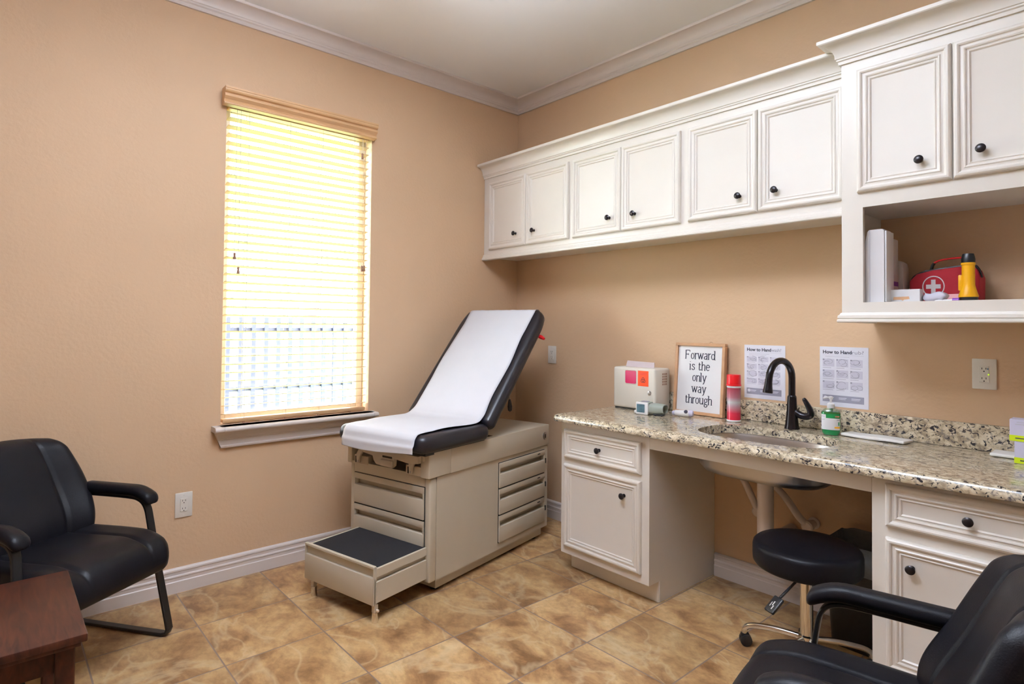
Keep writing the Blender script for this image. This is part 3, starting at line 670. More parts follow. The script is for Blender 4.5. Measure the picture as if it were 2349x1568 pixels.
# ------------------------------------------------------------------ chairs
def make_chair(lab, loc, rz):
    t = thing('guest_chair', lab, 'chair', loc, rz, 'black leather guest chairs')
    def gd(v, c, w_): return math.exp(-((v-c)/w_)**2)
    def sf(q):
        x, y, z = q; u = x+.0
        top = max(0, (z+.02)/.08)
        zz = z-(.020*max(0, (x-.12)/.16)**2*1.8)               # waterfall front edge
        seam = gd(abs(y), .150, .007)*.009*top
        side = .010*max(0, abs(y)-.16)/.1*top                    # raised side rolls
        crown_ = .010*math.cos(min(1, abs(y)/.15)*PI/2)*top
        dip = .014*gd(x, -.12, .16)*gd(y, 0, .16)*top
        kx = 1-.10*max(0, (x-.05)/.24)**2
        return (x*.92-.122, y*kx*(1-.05*max(0, -x/.3)), zz-seam+side+crown_-dip+.418)
    obj('seat', MB().rbox((.295, .268, .062), .055, (46, 84, 8), sf), M['leather'], t, ang=80)
    def bf(q):
        x, y, z = q
        h_ = (z+.235)/.47                                         # 0 bottom 1 top
        wk = .86+.16*math.sin(min(1, h_*1.5)*PI/2) - .20*max(0, (h_-.40)/.60)**1.7
        front = max(0, (x+.01)/.045)
        seam = gd(abs(y), .140, .006)*.008*front
        bol = .012*front*math.cos(min(1, abs(y)/.14)*PI/2)
        lumb = .022*gd(h_, .25, .22)*front
        wrapk = .050*(abs(y)/.25)**2
        lean = -.345-.07*h_-.085*h_*h_
        zt = z+.625-.016*(abs(y)/.24)**2*(z/.235)*(1 if z > 0 else 1.5)
        return (x+lean-seam+bol+lumb+wrapk, y*wk, zt)
    obj('backrest', MB().rbox((.048, .268, .235), .045, (8, 84, 40), bf), M['leather'], t, ang=80)
    for s in (-1, 1):
        yb_ = s*.272
        fp = smooth_path([(-.44, yb_*.98, .600), (-.30, yb_, .598), (-.12, yb_, .598), (-.055, yb_, .590), (-.022, yb_+s*.001, .560), (-.008, yb_+s*.004, .50), (.010, yb_+s*.012, .38), (.040, yb_+s*.026, .20), (.062, yb_+s*.036, .07)], 5)
        fp += [Vector((.068, yb_+s*.038, .035)), Vector((.060, yb_+s*.039, .018)), Vector((.035, yb_+s*.039, .010)), Vector((-.10, yb_+s*.039, .009)), Vector((-.30, yb_+s*.039, .009)), Vector((-.44, yb_+s*.039, .009)), Vector((-.475, yb_+s*.036, .010))]
        obj('side_frame', MB().bar(fp, .040, .013, Vector((0, s, 0)).cross(Vector((0, 0, 1))) if False else Vector((1, 0, .001))) if False else frame_bar(fp, s), M['steelblack'], t)
        def af(q, yb_=yb_):
            x, y, z = q
            dr = -.035*max(0, (x-.075)/.10)**2
            return (x-.165, y*(1+.12*max(0, (x-.05)/.13))+yb_, z+.622+dr+.004*math.cos(y/.03))
        obj('arm_pad', MB().rbox((.180, .031, .023), .021, (26, 10, 8), af), M['leather'], t, ang=80)
    obj('rear_bar', MB().box(-.487, -.463, -.311, .311, .0025, .016, .003, 1), M['steelblack'], t)
    obj('seat_rail', MB().box(-.16, -.12, -.287, .287, .318, .332, .003, 1).box(-.02, .012, -.287, .287, .318, .332, .003, 1), M['steelblack'], t)
    return t
def frame_bar(fp, s):
    # flat steel strip whose broad face looks outward along the path normal
    mb = MB(); loops = []
    for i, p in enumerate(fp):
        d = (fp[min(i+1, len(fp)-1)]-fp[max(i-1, 0)]).normalized(); y = Vector((0, 1, 0)); n = d.cross(y).normalized(); a, b_ = .017, .0065
        loops.append([p+y*u*a+n*v*b_ for u, v in ((-1, -.6), (-.8, -1), (.8, -1), (1, -.6), (1, .6), (.8, 1), (-.8, 1), (-1, .6))])
    return mb.loft(loops)
make_chair('black leather guest chair by the window wall behind the wooden table', (.575, -2.690, 0), math.radians(35.6))
make_chair('black leather guest chair in the right foreground before the counter', (2.705, -1.512, 0), math.radians(191))

# ------------------------------------------------------------------ side table
tb = thing('side_table', 'dark mahogany side table at the lower left in front of the chair', 'table', (1.085, -3.075, 0))
obj('tabletop', MB().box(-.275, .275, -.29, .29, .478, .500, .004, 2).box(-.262, .262, -.277, .277, .463, .4785, .004, 2), M['wood'], tb)
obj('apron', MB().box(-.225, .225, -.24, -.222, .395, .463).box(-.225, .225, .222, .24, .395, .463).box(-.225, -.207, -.222, .222, .395, .463).box(.207, .225, -.222, .222, .395, .463), M['wood'], tb)
for sx in (-1, 1):
    for sy in (-1, 1): obj('leg', MB().box(sx*.228-.022, sx*.228+.022, sy*.243-.022, sy*.243+.022, 0.0005, .463, .003, 1), M['wood'], tb)

# ------------------------------------------------------------------ stool and bin
stl = thing('rolling_stool', 'round black rolling stool under the sink counter', 'stool', (2.350, -.54, 0))
obj('seat', MB().lathe([(.02, .398), (.180, .398), (.192, .402), (.199, .412), (.200, .430), (.200, .468), (.197, .480), (.188, .488), (.16, .4905), (.08, .493), (.002, .494)], 56), M['leather'], stl, ang=60)
obj('seat_plate', MB().lathe([(.09, .385), (.09, .3978), (.01, .3978)], 28), M['steelblack'], stl)
obj('column', MB().lathe([(.030, .10), (.030, .13), (.024, .135), (.024, .35), (.020, .352), (.020, .384)], 24), M['chrome'], stl)
hh = obj('height_lever', MB().tube([(0, -.03, .378), (.012, -.15, .376), (.014, -.215, .368), (.004, -.245, .350)], .005, 8), M['black'], stl)
pad_m = T3(-.004, -.275, .330) @ RZ(math.radians(-115)) @ RY(math.radians(42))
obj('lever_paddle', MB().box(-.034, .034, -.023, .023, -.006, .006, .0055, 3, pad_m), M['black'], hh)
ar = MB().box(-.012, .006, -.002, .002, .006, .0066, 0, 1, pad_m).box(.004, .020, .004, .008, .006, .0066, 0, 1, pad_m).box(-.006, .012, -.010, -.007, .006, .0066, 0, 1, pad_m)
obj('arrow_mark', ar, M['white'], hh)
for k in range(5):
    a = math.radians(186+72*k); dx, dy = math.cos(a), math.sin(a)
    lg = obj('leg', MB().tube(smooth_path([(dx*.025, dy*.025, .118), (dx*.12, dy*.12, .112), (dx*.20, dy*.20, .098), (dx*.238, dy*.238, .080), (dx*.248, dy*.248, .055)], 5), .0125, 12, Vector((-dy, dx, 0))), M['chrome'], stl)
    m_ = T3(dx*.25, dy*.25, 0) @ RZ(a+.6)
    wh_ = MB().lathe([(.014, -.020), (.0235, -.018), (.0245, -.012), (.0245, -.003), (.020, -.002), (.020, .002), (.0245, .003), (.0245, .012), (.0235, .018), (.014, .020)], 22, m_ @ T3(-.008, 0, .0246) @ RX(PI/2))
    wh_.box(-.022, .012, -.012, .012, .034, .054, .006, 2, m_)
    obj('caster', wh_, M['black'], lg)
bi = thing('waste_bin', 'black waste bin with grey liner beside the right base cabinet', 'bin', (2.452, -.160, 0))
def bl_(k, z): return [(x, y, z) for x, y in rrect(-.140*k, .140*k, -.125*k, .125*k, .04)]
obj('bucket', MB().loft([bl_(.84, .001), bl_(.86, .01), bl_(1.0, .39), bl_(1.03, .392), bl_(1.03, .405), bl_(.98, .405), bl_(.96, .38), bl_(.82, .012)]), M['black'], bi)
def bg_(k, z, w_): return [(x*(1+w_*math.sin(i*1.1+z*40)), y*(1+w_*math.cos(i*.9+z*30)), z+w_*.25*math.sin(i*1.3)) for i, (x, y) in enumerate(rrect(-.140*k, .140*k, -.125*k, .125*k, .04))]
obj('liner_bag', MB().loft([bg_(1.045, .33, .012), bg_(1.05, .37, .012), bg_(1.05, .408, .01), bg_(1.0, .435, .014), bg_(.97, .442, .016), bg_(.93, .43, .012), bg_(.90, .30, .01)], caps=False), M['bag'], bi, ang=70)

# ------------------------------------------------------------------ wall plates
def outlet(lab, loc, rz, gfci=False, wd=.079, ht=.124):
    # local: plate in xz, facing -y
    t = thing('wall_outlet', lab, 'outlet', loc, rz, 'white wall outlets')
    obj('plate', MB().box(-wd/2, wd/2, -.006, -.0003, -ht/2, ht/2, .003, 2), M['plate'], t)
    d = obj('receptacle', MB().box(-.0165, .0165, -.0085, -.0055, -.033, .033, .0012, 1), M['plate'], t)
    sl_ = MB()
    for cz in (-.0195, .0195):
        for cx in (-.0065, .0065): sl_.box(cx-.0011, cx+.0011, -.0088, -.0080, cz-.001, cz+.0065)
        sl_.lathe([(.0025, .0080), (.0025, .0088)], 10, T3(0, 0, cz-.0085) @ RX(PI/2))
    obj('slots', sl_, M['gap'], d)
    obj('screw', MB().lathe([(.003, .0055), (.003, .0066), (.001, .0067)], 10, T3(0, 0, .048) @ RX(PI/2)).lathe([(.003, .0055), (.003, .0066), (.001, .0067)], 10, T3(0, 0, -.048) @ RX(PI/2)), M['plate'], t)
    if gfci:
        obj('button', MB().box(-.006, .006, -.0098, -.0080, .001, .006, .0005, 1).box(-.006, .006, -.0098, -.0080, -.006, -.001, .0005, 1), M['plate'], d)
        obj('indicator_light', MB().box(.0125, .0165, -.0095, -.0080, -.004, .001, .0005, 1), M['led'], d, label='small lit yellow green light')
        obj('blue_mark', MB().box(.010, .0145, -.0090, -.0080, .018, .024), M['bluebtn'], d)
    return t
outlet('white wall outlet low on the window wall beside the guest chair', (0, -2.251, .432), PI/2)
outlet('white wall outlet behind the exam table backrest near the corner', (.388, 0, 1.148), 0)
outlet('white wall outlet with lit indicator above the worktop at right', (2.825, 0, 1.174), 0, True, .079, .122)

# ------------------------------------------------------------------ posters
def poster(title_b, title_l, lab, x0, x1, z0, z1, rows, cols, merged):
    t = thing('hand_hygiene_poster', lab, 'poster', (x0, -.0005, z0), 0, 'hand hygiene posters on the wall')
    W_, H_ = x1-x0, z1-z0
    obj('sheet', MB().box(0, W_, -.0012, 0, 0, H_), M['poster'], t)
    y = -.0016
    def rect(mb, a, b_, c, d, yy=y): mb.box(a*W_, b_*W_, yy, -.0012, c*H_, d*H_)
    mxm = T3(.065*W_, y, .885*H_) @ RX(PI/2)
    me = text_mesh(title_b, .0232*W_/.216, mxm, .0006, .0002); me.materials.clear(); me.materials.append(M['ink']); wb = max(v.co.x for v in me.vertices)
    k = (.60*W_)/(wb-.065*W_)
    for v in me.vertices: v.co.x = .065*W_+(v.co.x-.065*W_)*k
    obj('title', me, None, t)
    me = text_mesh(title_l, .0232*W_/.216, T3(0, y, .885*H_) @ RX(PI/2), .0, .0002); me.materials.clear(); me.materials.append(M['inkm'])
    a = min(v.co.x for v in me.vertices); b_ = max(v.co.x for v in me.vertices); x_a, x_b = .672*W_, .905*W_
    for v in me.vertices: v.co.x = x_a+(v.co.x-a)/(b_-a)*(x_b-x_a)
    obj('title', me, None, t)
    ln = MB(); rect(ln, .06, .91, .858, .861); rect(ln, .12, .62, .83, .836)
    if rows == 4: rect(ln, .12, .55, .805, .811)
    obj('text_line', ln, M['inkl'], t)
    ztop = .80 if rows == 3 else .785; zbot = .245
    rh = (ztop-zbot)/rows; cw = .86/cols
    
    rnd = random.Random(len(title_l))
    for r in range(rows):
        for c in range(cols):
            a = .065+c*cw; za = ztop-(r+1)*rh
            pn = MB(); dr = MB(); nb = MB(); cp = MB()
            rect(pn, a, a+cw*.86, za+rh*.28, za+rh*.97, -.0014)
            rect(nb, a, a+.035, za+rh*.84, za+rh*.97, -.0017)
            rect(cp, a, a+cw*(.55+.3*rnd.random()), za+rh*.14, za+rh*.19, -.0015)
            for _ in range(3):     # a few pen lines standing for the drawn hands
                cx, cz = (a+cw*(.28+.3*rnd.random()))*W_, (za+rh*(.45+.32*rnd.random()))*H_
                rr = (.010+.006*rnd.random()); a0 = rnd.random()*6
                dr.tube([(cx+rr*1.3*math.cos(a0+i*.5), y+.0002, cz+rr*.8*math.sin(a0+i*.5)) for i in range(8)], .0008, 4, Vector((0, 1, 0)))
            po2 = obj('step_panel', pn, M['tint'], t); obj('number_mark', nb, M['inkm'], po2); obj('hand_drawing', dr, M['inkm'], po2); obj('caption', cp, M['inkl'], t)
    fb = MB(); rect(fb, .06, .91, .075, .19, -.0015); fo = obj('footer_bar', fb, M['inkm'], t)
    for a, b_ in ((.16, .30), (.40, .56), (.66, .84)):
        ft = MB(); rect(ft, a, b_, .145, .155, -.0019); rect(ft, a, b_-.02, .125, .132, -.0019); obj('footer_text', ft, M['poster'], fo)
    obj('footer_emblem', MB().lathe([(.008, 0), (.008, .0004)], 16, T3(.12*W_, -.0015, .142*H_) @ RX(PI/2)), M['poster'], fo)
poster('How to Hand', 'wash?', 'white paper poster about handwash steps directly behind the faucet', 1.816, 2.031, .984, 1.262, 4, 3, False)
poster('How to Hand', 'rub?', 'white paper poster about handrub steps behind the green soap bottle', 2.196, 2.407, .983, 1.265, 3, 3, True)

# ------------------------------------------------------------------ framed sign (hand drawn slab serif letters)
SG = {
 'F': [[(0, 0), (0, 1.4)], [(0, 1.4), (.72, 1.4)], [(0, .74), (.48, .74)]], 'i': [[(0, 0), (0, .95)], [(0, 1.28), (0, 1.36)]],
 'o': ['O'], 'r': [[(0, 0), (0, .95)], [(0, .62), (.10, .84), (.26, .93), (.42, .88)]], 'w': [[(0, .95), (.24, 0)], [(.24, 0), (.46, .85)], [(.46, .85), (.68, 0)], [(.68, 0), (.92, .95)]],
 'a': [[(.08, .80), (.20, .92), (.38, .92), (.50, .78), (.50, .05), (.60, 0)], [(.50, .52), (.20, .48), (.04, .34), (.04, .16), (.18, .02), (.36, .06), (.50, .22)]],
 'd': [[(.56, 0), (.56, 1.4)], 'Od'], 's': [[(.46, .74), (.40, .88), (.24, .93), (.08, .86), (.06, .68), (.20, .54), (.38, .44), (.46, .28), (.40, .08), (.22, .02), (.06, .08), (.02, .24)]],
 't': [[(.16, 1.22), (.16, .18), (.24, .03), (.40, .06), (.46, .18)], [(0, .92), (.42, .92)]], 'h': [[(0, 0), (0, 1.4)], [(0, .66), (.14, .88), (.34, .93), (.50, .80), (.52, .6), (.52, 0)]],
 'e': [[(.05, .52), (.54, .52), (.50, .78), (.30, .93), (.10, .80), (.03, .48), (.10, .14), (.30, .01), (.54, .16)]], 'n': [[(0, 0), (0, .95)], [(0, .66), (.14, .88), (.34, .93), (.50, .80), (.52, .6), (.52, 0)]],
 'l': [[(0, 0), (0, 1.4)]], 'y': [[(0, .95), (.28, 0)], [(.56, .95), (.28, 0), (.16, -.32), (.02, -.40)]], 'u': [[(0, .95), (0, .28), (.10, .06), (.28, .02), (.44, .14), (.52, .34)], [(.52, .95), (.52, 0)]],
 'g': ['Og', [(.46, .84), (.60, .95)], [(.12, .30), (.06, .14), (.24, .04), (.46, .0), (.52, -.18), (.42, -.36), (.18, -.40), (.02, -.28), (.06, -.08), (.22, .02)]]}
SW = {'F': .78, 'i': .14, 'o': .58, 'r': .30, 'w': .92, 'a': .60, 'd': .62, 's': .48, 't': .46, 'h': .56, 'e': .56, 'n': .56, 'l': .14, 'y': .56, 'u': .58, 'g': .56}
SERIF = {'F': [(0, 0), (0, 1.4), (.72, 1.28, 'v'), (.48, .74, 'v')], 'i': [(0, 0), (-.07, .95)], 'r': [(0, 0), (-.07, .95)], 'w': [(0, .95), (.46, .95), (.92, .95)], 'd': [(.50, 1.4), (.62, 0)], 'h': [(0, 0), (-.07, 1.4), (.52, 0)], 'n': [(0, 0), (-.07, .95), (.52, 0)], 'l': [(0, 0), (-.07, 1.4)], 'y': [(0, .95), (.56, .95)], 'u': [(-.07, .95), (.45, .95), (.58, 0)]}
def letters(lines, x_c, z_list, unit, y, mx):
    mb = MB()
    def ribbon(pts, w_):
        P = [Vector((a, 0, b_)) for a, b_ in pts]
        if len(P) > 2: P = smooth_path(P, 4)
        L_, R__ = [], []
        for i, p in enumerate(P):
            d = (P[min(i+1, len(P)-1)]-P[max(i-1, 0)]).normalized(); n = Vector((-d.z, 0, d.x))*w_*(1.15-.35*abs(d.x))
            L_.append(p+n); R__.append(p-n)
        top = [mx @ (q+Vector((0, -.0006, 0))) for q in L_+R__[::-1]]
        lo = [mx @ (a+Vector((0, -.0006, 0))) for a in L_]; hi = [mx @ (a+Vector((0, -.0006, 0))) for a in R__]
        vs1 = [mb.bm.verts.new(v) for v in lo]; vs2 = [mb.bm.verts.new(v) for v in hi]
        for i in range(len(vs1)-1): mb.bm.faces.new((vs1[i], vs1[i+1], vs2[i+1], vs2[i]))
    for ln, z0 in zip(lines, z_list):
        tot = sum((SW[c] if c != ' ' else .30)+.20 for c in ln)-.20; x = x_c-tot*unit/2
        for c in ln:
            if c == ' ': x += .50*unit; continue
            for st_ in SG[c]:
                if isinstance(st_, str):
                    cx, cz, a, b_ = {'O': (.29, .475, .26, .45), 'Od': (.28, .46, .26, .44), 'Og': (.26, .62, .22, .30)}[st_]
                    ribbon([(x+(cx+a*math.cos(i*PI/10))*unit, z0+(cz+b_*math.sin(i*PI/10))*unit) for i in range(21)], .066*unit)
                else: ribbon([(x+a*unit, z0+b_*unit) for a, b_ in st_], .074*unit)
            for sf_ in SERIF.get(c, ()):
                if len(sf_) == 3: ribbon([(x+sf_[0]*unit, z0+(sf_[1]-.13)*unit), (x+sf_[0]*unit, z0+(sf_[1]+.13)*unit)], .05*unit)
                else: ribbon([(x+(sf_[0]-.13)*unit, z0+sf_[1]*unit), (x+(sf_[0]+.13)*unit, z0+sf_[1]*unit)], .05*unit)
            x += (SW[c]+.20)*unit
    return mb
sgw, sgh = .305, .395
sg = thing('framed_sign', 'white quote sign in a light wood frame leaning on the wall', 'sign', (1.428+sgw/2, -.058, ZT+.0005))
LM = RX(math.radians(-4.5))
f_ = MB(); fw = .017; hw = sgw/2
for a, b_, c, d in ((-hw, hw, 0, fw), (-hw, hw, sgh-fw, sgh), (-hw, -hw+fw, fw, sgh-fw), (hw-fw, hw, fw, sgh-fw)): f_.box(a, b_, -.022, .006, c, d, .0015, 1)
obj('frame', f_.xform(LM), M['frame'], sg)
obj('board', MB().box(-hw+fw, hw-fw, -.010, .002, fw, sgh-fw).xform(LM), M['white'], sg)
for wd_, zz in zip(('Forward', 'is the', 'only', 'way', 'through'), (.306, .245, .183, .121, .060)):
    obj('lettering', letters([wd_], 0, [zz], .0338, 0, LM @ T3(0, -.0102, 0)), M['ink'], sg)
obj('hanging_hook', MB().tube([(.055+.010*math.cos(a), .004, sgh+.000+.008*math.sin(a)) for a in [PI*i/8 for i in range(9)]], .0014, 6, Vector((0, 1, 0))).xform(LM), M['chrome'], sg)

# ------------------------------------------------------------------ sharps container
sh = thing('sharps_container', 'cream sharps disposal box with red window at left counter end', 'sharps box', (1.088, -.040, ZT+.0005))
sw_, sd2, shh = .300, .150, .245
obj('shell', MB().box(0, sw_, -sd2, 0, .006, shh, .014, 4), M['ivory'], sh)
obj('bottom_shadow_gap', MB().box(.01, sw_-.01, -sd2+.008, -.006, 0, .006), M['gap'], sh)  # dark slab paints the shadow line under the box
obj('level_window', MB().prism(rrect(.092, .168, .152, .226, .008, 4), -sd2-.0022, -sd2+.002, 'y'), M['magenta'], sh, label='red see-through level window')
obj('window_rim', MB().sweep([(x, -sd2-.001, z) for x, z in rrect(.089, .171, .149, .229, .010, 4)], [(.0025, 0), (0, .002), (-.0025, 0), (0, -.002)], Vector((0, 1, 0)), closed=True), M['ivory'], sh)
ls = obj('warning_label', MB().box(.181, .254, -sd2-.0012, -sd2+.001, .142, .230), M['orange'], sh, label='orange biohazard label')
bh = MB(); bc_ = Vector((.2175, 0, .176))
for k in range(3):
    a = math.radians(90+120*k); c = bc_+Vector((math.cos(a)*.0075, 0, math.sin(a)*.0075))
    bh.sweep([(c.x+.0085*math.cos(a+math.radians(g)), -sd2-.0016, c.z+.0085*math.sin(a+math.radians(g))) for g in range(-140, 141, 20)], [(.0013, 0), (0, .0004), (-.0013, 0), (0, -.0004)], Vector((0, 1, 0)))
bh.sweep([(bc_.x+.0065*math.cos(g), -sd2-.0016, bc_.z+.0065*math.sin(g)) for g in [2*PI*i/20 for i in range(20)]], [(.0011, 0), (0, .0004), (-.0011, 0), (0, -.0004)], Vector((0, 1, 0)), closed=True)
obj('biohazard_symbol', bh, M['ink'], ls)
obj('text_line', MB().box(.192, .244, -sd2-.0016, -sd2, .216, .2185).box(.192, .240, -sd2-.0016, -sd2, .208, .2105), M['red'], ls)
obj('lock', MB().lathe([(.0115, 0), (.0115, .006), (.009, .010), (.004, .0105)], 20, T3(.262, -sd2+.001, .108) @ RX(PI/2)), M['steel'], sh)
vt = MB()
for r in range(5):
    for c in range(4): vt.box(sw_-.0004, sw_+.0006, -.083+c*.0125, -.076+c*.0125, .150+r*.0145, .160+r*.0145)
obj('side_vents', vt, M['tassel'], sh)
obj('flap', MB().loft([[(.055, -.10, shh-.004), (.255, -.10, shh-.004), (.255, -.096, shh-.004), (.055, -.096, shh-.004)], [(.048, -.075, shh+.034), (.240, -.075, shh+.030), (.240, -.071, shh+.030), (.048, -.071, shh+.034)]]), M['clear'], sh)
obj('hinge', MB().box(-.005, .002, -.10, -.07, .03, .06, .002, 1), M['ivory'], sh)

# wrist monitor
bpm = thing('blood_pressure_monitor', 'small white and grey wrist blood pressure monitor before the sharps box', 'monitor', (1.385, -.262, ZT+.0005), math.radians(8))
obj('bezel', MB().box(-.048, .026, -.044, -.030, .0, .068, .006, 3), M['white'], bpm)
obj('display', MB().box(-.040, .008, -.0455, -.043, .012, .057, .002, 1), M['screen'], bpm)
obj('housing', MB().box(-.046, .026, -.0305, .022, .002, .068, .005, 2), M['bpgrey'], bpm)
obj('top_button', MB().box(-.028, .012, -.02, .012, .0675, .071, .003, 2), M['inkm'], bpm)
cf = MB(); cs = superell(0, 0, 1, 1, 2.6, 28)
cf.loft([[(.026+.0, .0+.036*a, .032+.030*b_) for a, b_ in cs], [(.060, .004+.038*a, .033+.031*b_) for a, b_ in cs], [(.105, .008+.034*a, .034+.026*b_) for a, b_ in cs], [(.106, .008+.030*a, .034+.022*b_) for a, b_ in cs], [(.07, .006+.030*a, .034+.024*b_) for a, b_ in cs]])
obj('cuff', cf, M['bpgrey'], bpm, ang=60)
obj('strap', MB().box(.050, .104, -.030, .010, .0, .009, .003, 2), M['black'], bpm)
obj('side_tab', MB().box(-.066, -.046, -.028, -.012, .004, .020, .004, 2), M['white'], bpm)
# thermometer
th_ = thing('thermometer', 'little white handheld thermometer lying before the framed sign', 'thermometer', (1.565, -.185, ZT+.0005), math.radians(20))
obj('body', MB().tube([(-.048, 0, .0175), (-.044, 0, .0175), (-.02, 0, .0175), (.015, 0, .018), (.030, 0, .0185), (.036, 0, .0185)], [.010, .015, .0172, .0178, .0175, .015], 20), M['white'], th_, ang=50)
obj('dark_end', MB().tube([(-.060, 0, .0165), (-.054, 0, .0165), (-.046, 0, .0168)], [.008, .0125, .0145], 18).tube([(.030, 0, .0185), (.040, 0, .0190), (.050, 0, .0190), (.053, 0, .019)], [.0180, .0182, .016, .010], 18), M['lav'], th_)
obj('button', MB().lathe([(.010, .0), (.010, .003), (.006, .0045), (.001, .0045)], 18, T3(.016, -.013, .028) @ RX(math.radians(48))), M['ink'], th_)

# spray can
sc2 = thing('spray_can', 'red and silver spray can with red cap beside the sign', 'can', (1.818, -.118, ZT+.0005))
obj('body', MB().lathe([(.030, 0), (.0345, .002), (.0355, .006), (.0335, .010), (.0335, .176), (.0350, .180), (.0335, .185), (.026, .191)], 32), M['can'], sc2)
obj('bottom_band', MB().lathe([(.0345, 0.001), (.0358, .005), (.0345, .010)], 32), M['white'], sc2)
obj('top_band', MB().lathe([(.0342, .174), (.0355, .179), (.0342, .184)], 32), M['white'], sc2)
obj('cap', MB().lathe([(.0370, .184), (.0374, .190), (.0352, .192), (.0348, .236), (.0330, .241), (.001, .242)], 32), M['red'], sc2)

# soap bottle
sb = thing('soap_bottle', 'green gel pump bottle standing right of the faucet', 'bottle', (2.292, -.128, ZT+.0005), math.radians(20))
def ov(a, b_, z, e=2.6): return [(x, y, z) for x, y in superell(0, 0, a, b_, e, 32)]
obj('gel', MB().loft([ov(.030, .021, .0015), ov(.036, .025, .012), ov(.0385, .0265, .03), ov(.0385, .0265, .098), ov(.034, .024, .106)]), M['green'], sb, ang=60)
obj('shoulder', MB().loft([ov(.0388, .0268, .098), ov(.0375, .026, .106), ov(.026, .021, .117), ov(.015, .015, .122, 2), ov(.0145, .0145, .126, 2)]), M['bottle'], sb, ang=60)
def lab_strip(a0, a1, z0, z1, m_, nm, off=.0008):
    n = 14; P = []
    for i in range(n+1):
        t_ = math.radians(a0+(a1-a0)*i/n); c, s2 = math.cos(t_), math.sin(t_)
        P.append(((.0385+off)*math.copysign(abs(c)**(2/2.6), c), (.0265+off)*math.copysign(abs(s2)**(2/2.6), s2)))
    mb = MB(); mb.loft([[(x, y, z0) for x, y in P], [(x, y, z1) for x, y in P]], closed=False, caps=False); return obj(nm, mb, m_, sb, ang=60)
lab_strip(196, 330, .026, .078, M['white'], 'label'); lab_strip(196, 245, .078, .094, M['white'], 'label')
lab_strip(285, 330, .034, .041, M['yellow'], 'yellow_stripe', .0014); lab_strip(288, 322, .083, .090, M['frame'], 'gold_badge', .0014)
lab_strip(210, 238, .084, .086, M['inkl'], 'fine_print', .0014); lab_strip(210, 238, .070, .072, M['inkl'], 'fine_print', .0014); lab_strip(300, 326, .070, .073, M['inkm'], 'fine_print', .0014); lab_strip(312, 322, .046, .062, M['green'], 'leaf_picture', .0014)
obj('pump_collar', MB().lathe([(.0155, .122), (.016, .124), (.0155, .140), (.010, .144), (.006, .146)], 22), M['white'], sb)
obj('pump_head', MB().lathe([(.005, .144), (.005, .160), (.009, .162), (.0095, .172), (.004, .175)], 18).tube([(-.0, 0, .168), (-.018, -.006, .169), (-.030, -.010, .164)], [.005, .0045, .004], 10), M['white'], sb)
obj('dip_tube', MB().tube([(0, 0, .122), (0, 0, .107)], .008, 12), M['green'], sb)

# folded towel, tray, boxes
tag(obj('folded_towel', MB().rbox((.125, .046, .006), .004, (16, 6, 4), lambda q: (q[0]+.006*math.sin(q[1]*60), q[1], q[2]+.0015*math.sin(q[0]*30+q[1]*20))), M['towel'], None, (2.462, -.088, ZT+.009), ang=60), 'folded white paper towel lying right of the soap bottle', 'towel').rotation_euler = (0, 0, math.radians(-3))
tag(obj('paper_pad', MB().rbox((.085, .05, .006), .005, (8, 6, 4)), M['towel'], None, (2.945, -.078, ZT+.0085), ang=60), 'flat white pad lying behind the stacked white and lime boxes', 'pad')
for k, (x0, nm, lab) in enumerate(((2.945, 'a', 'lower white box with lime band at the worktop right end'), (2.932, 'b', 'upper white box with lime band stacked at the worktop right end'))):
    z0 = ZT+.0008+k*.0795
    bx = thing('supply_box', lab, 'box', (x0, -.135, z0), 0, 'white and lime supply boxes')
    obj('carton', MB().box(0, .20, -.07, .0, 0, .079, .0012, 1), M['lav'], bx)
    obj('lime_band', MB().box(-.0006, .2006, -.0706, .0, .001, .022), M['lime'], bx)
    obj('print_line', MB().box(.016, .07, -.0712, -.070, .010, .0135), M['ink'], bx)
    if k: obj('print_line', MB().box(.016, .09, -.0708, -.069, .060, .064).box(.02, .08, -.0708, -.069, .068, .071), M['inkl'], bx)

# ------------------------------------------------------------------ things in the shelf niche
ZS = 1.4545
t = thing('first_aid_case', 'tall white plastic case standing at the left of the shelf niche', 'case', (2.506, -.388, ZS))
cp_ = [(.004, 0), (.078, 0), (.078, .290), (.032, .292), (.010, .200), (.004, .190)]
cp_ = [(.006, .004), (.012, 0), (.074, 0), (.078, .004), (.078, .284), (.072, .290), (.026, .290), (.020, .284), (.004, .205)]
obj('shell', MB().prism(cp_, 0, .095, 'y'), M['white'], t)
obj('seam', MB().box(.0275, .029, -.0008, .01, .004, .2895), M['inkl'], t)
obj('back_lid', MB().box(.0783, .086, -.0+.004, .091, .004, .282, .003, 2), M['white'], t)
t = thing('beige_device', 'beige plastic device with purple stripe right behind the white case', 'device', (2.500, -.286, ZS))
obj('housing', MB().box(0, .082, 0, .085, 0, .265, .006, 2), M['cream'], t)
obj('purple_stripe', MB().box(.0815, .0826, .004, .078, .072, .090), M['purple'], t, label='purple stripe')
obj('side_print', MB().box(.0815, .0824, .020, .023, .10, .19).box(.0815, .0824, .040, .042, .12, .20), M['inkl'], t)
tag(obj('charger', MB().prism([(0, 0), (.11, 0), (.11, .15), (.105, .172), (.09, .182), (0, .182)], 0, .075, 'y'), M['cream'], None, (2.484, -.185, ZS)), 'pale grey rounded device standing behind the beige device in the niche', 'device')
fb = thing('first_aid_bag', 'red first aid bag with white cross in the shelf niche', 'bag', (2.726, -.105, ZS))
fb.scale = (.88, .9, 1)
bp2 = [(-.135, .004), (-.125, 0), (.120, 0), (.128, .005), (.130, .10), (.118, .132), (.090, .146), (-.04, .136), (-.105, .122), (-.132, .095)]
obj('pouch', MB().prism(bp2, -.055, .055, 'y'), M['redfab'], fb, ang=50)
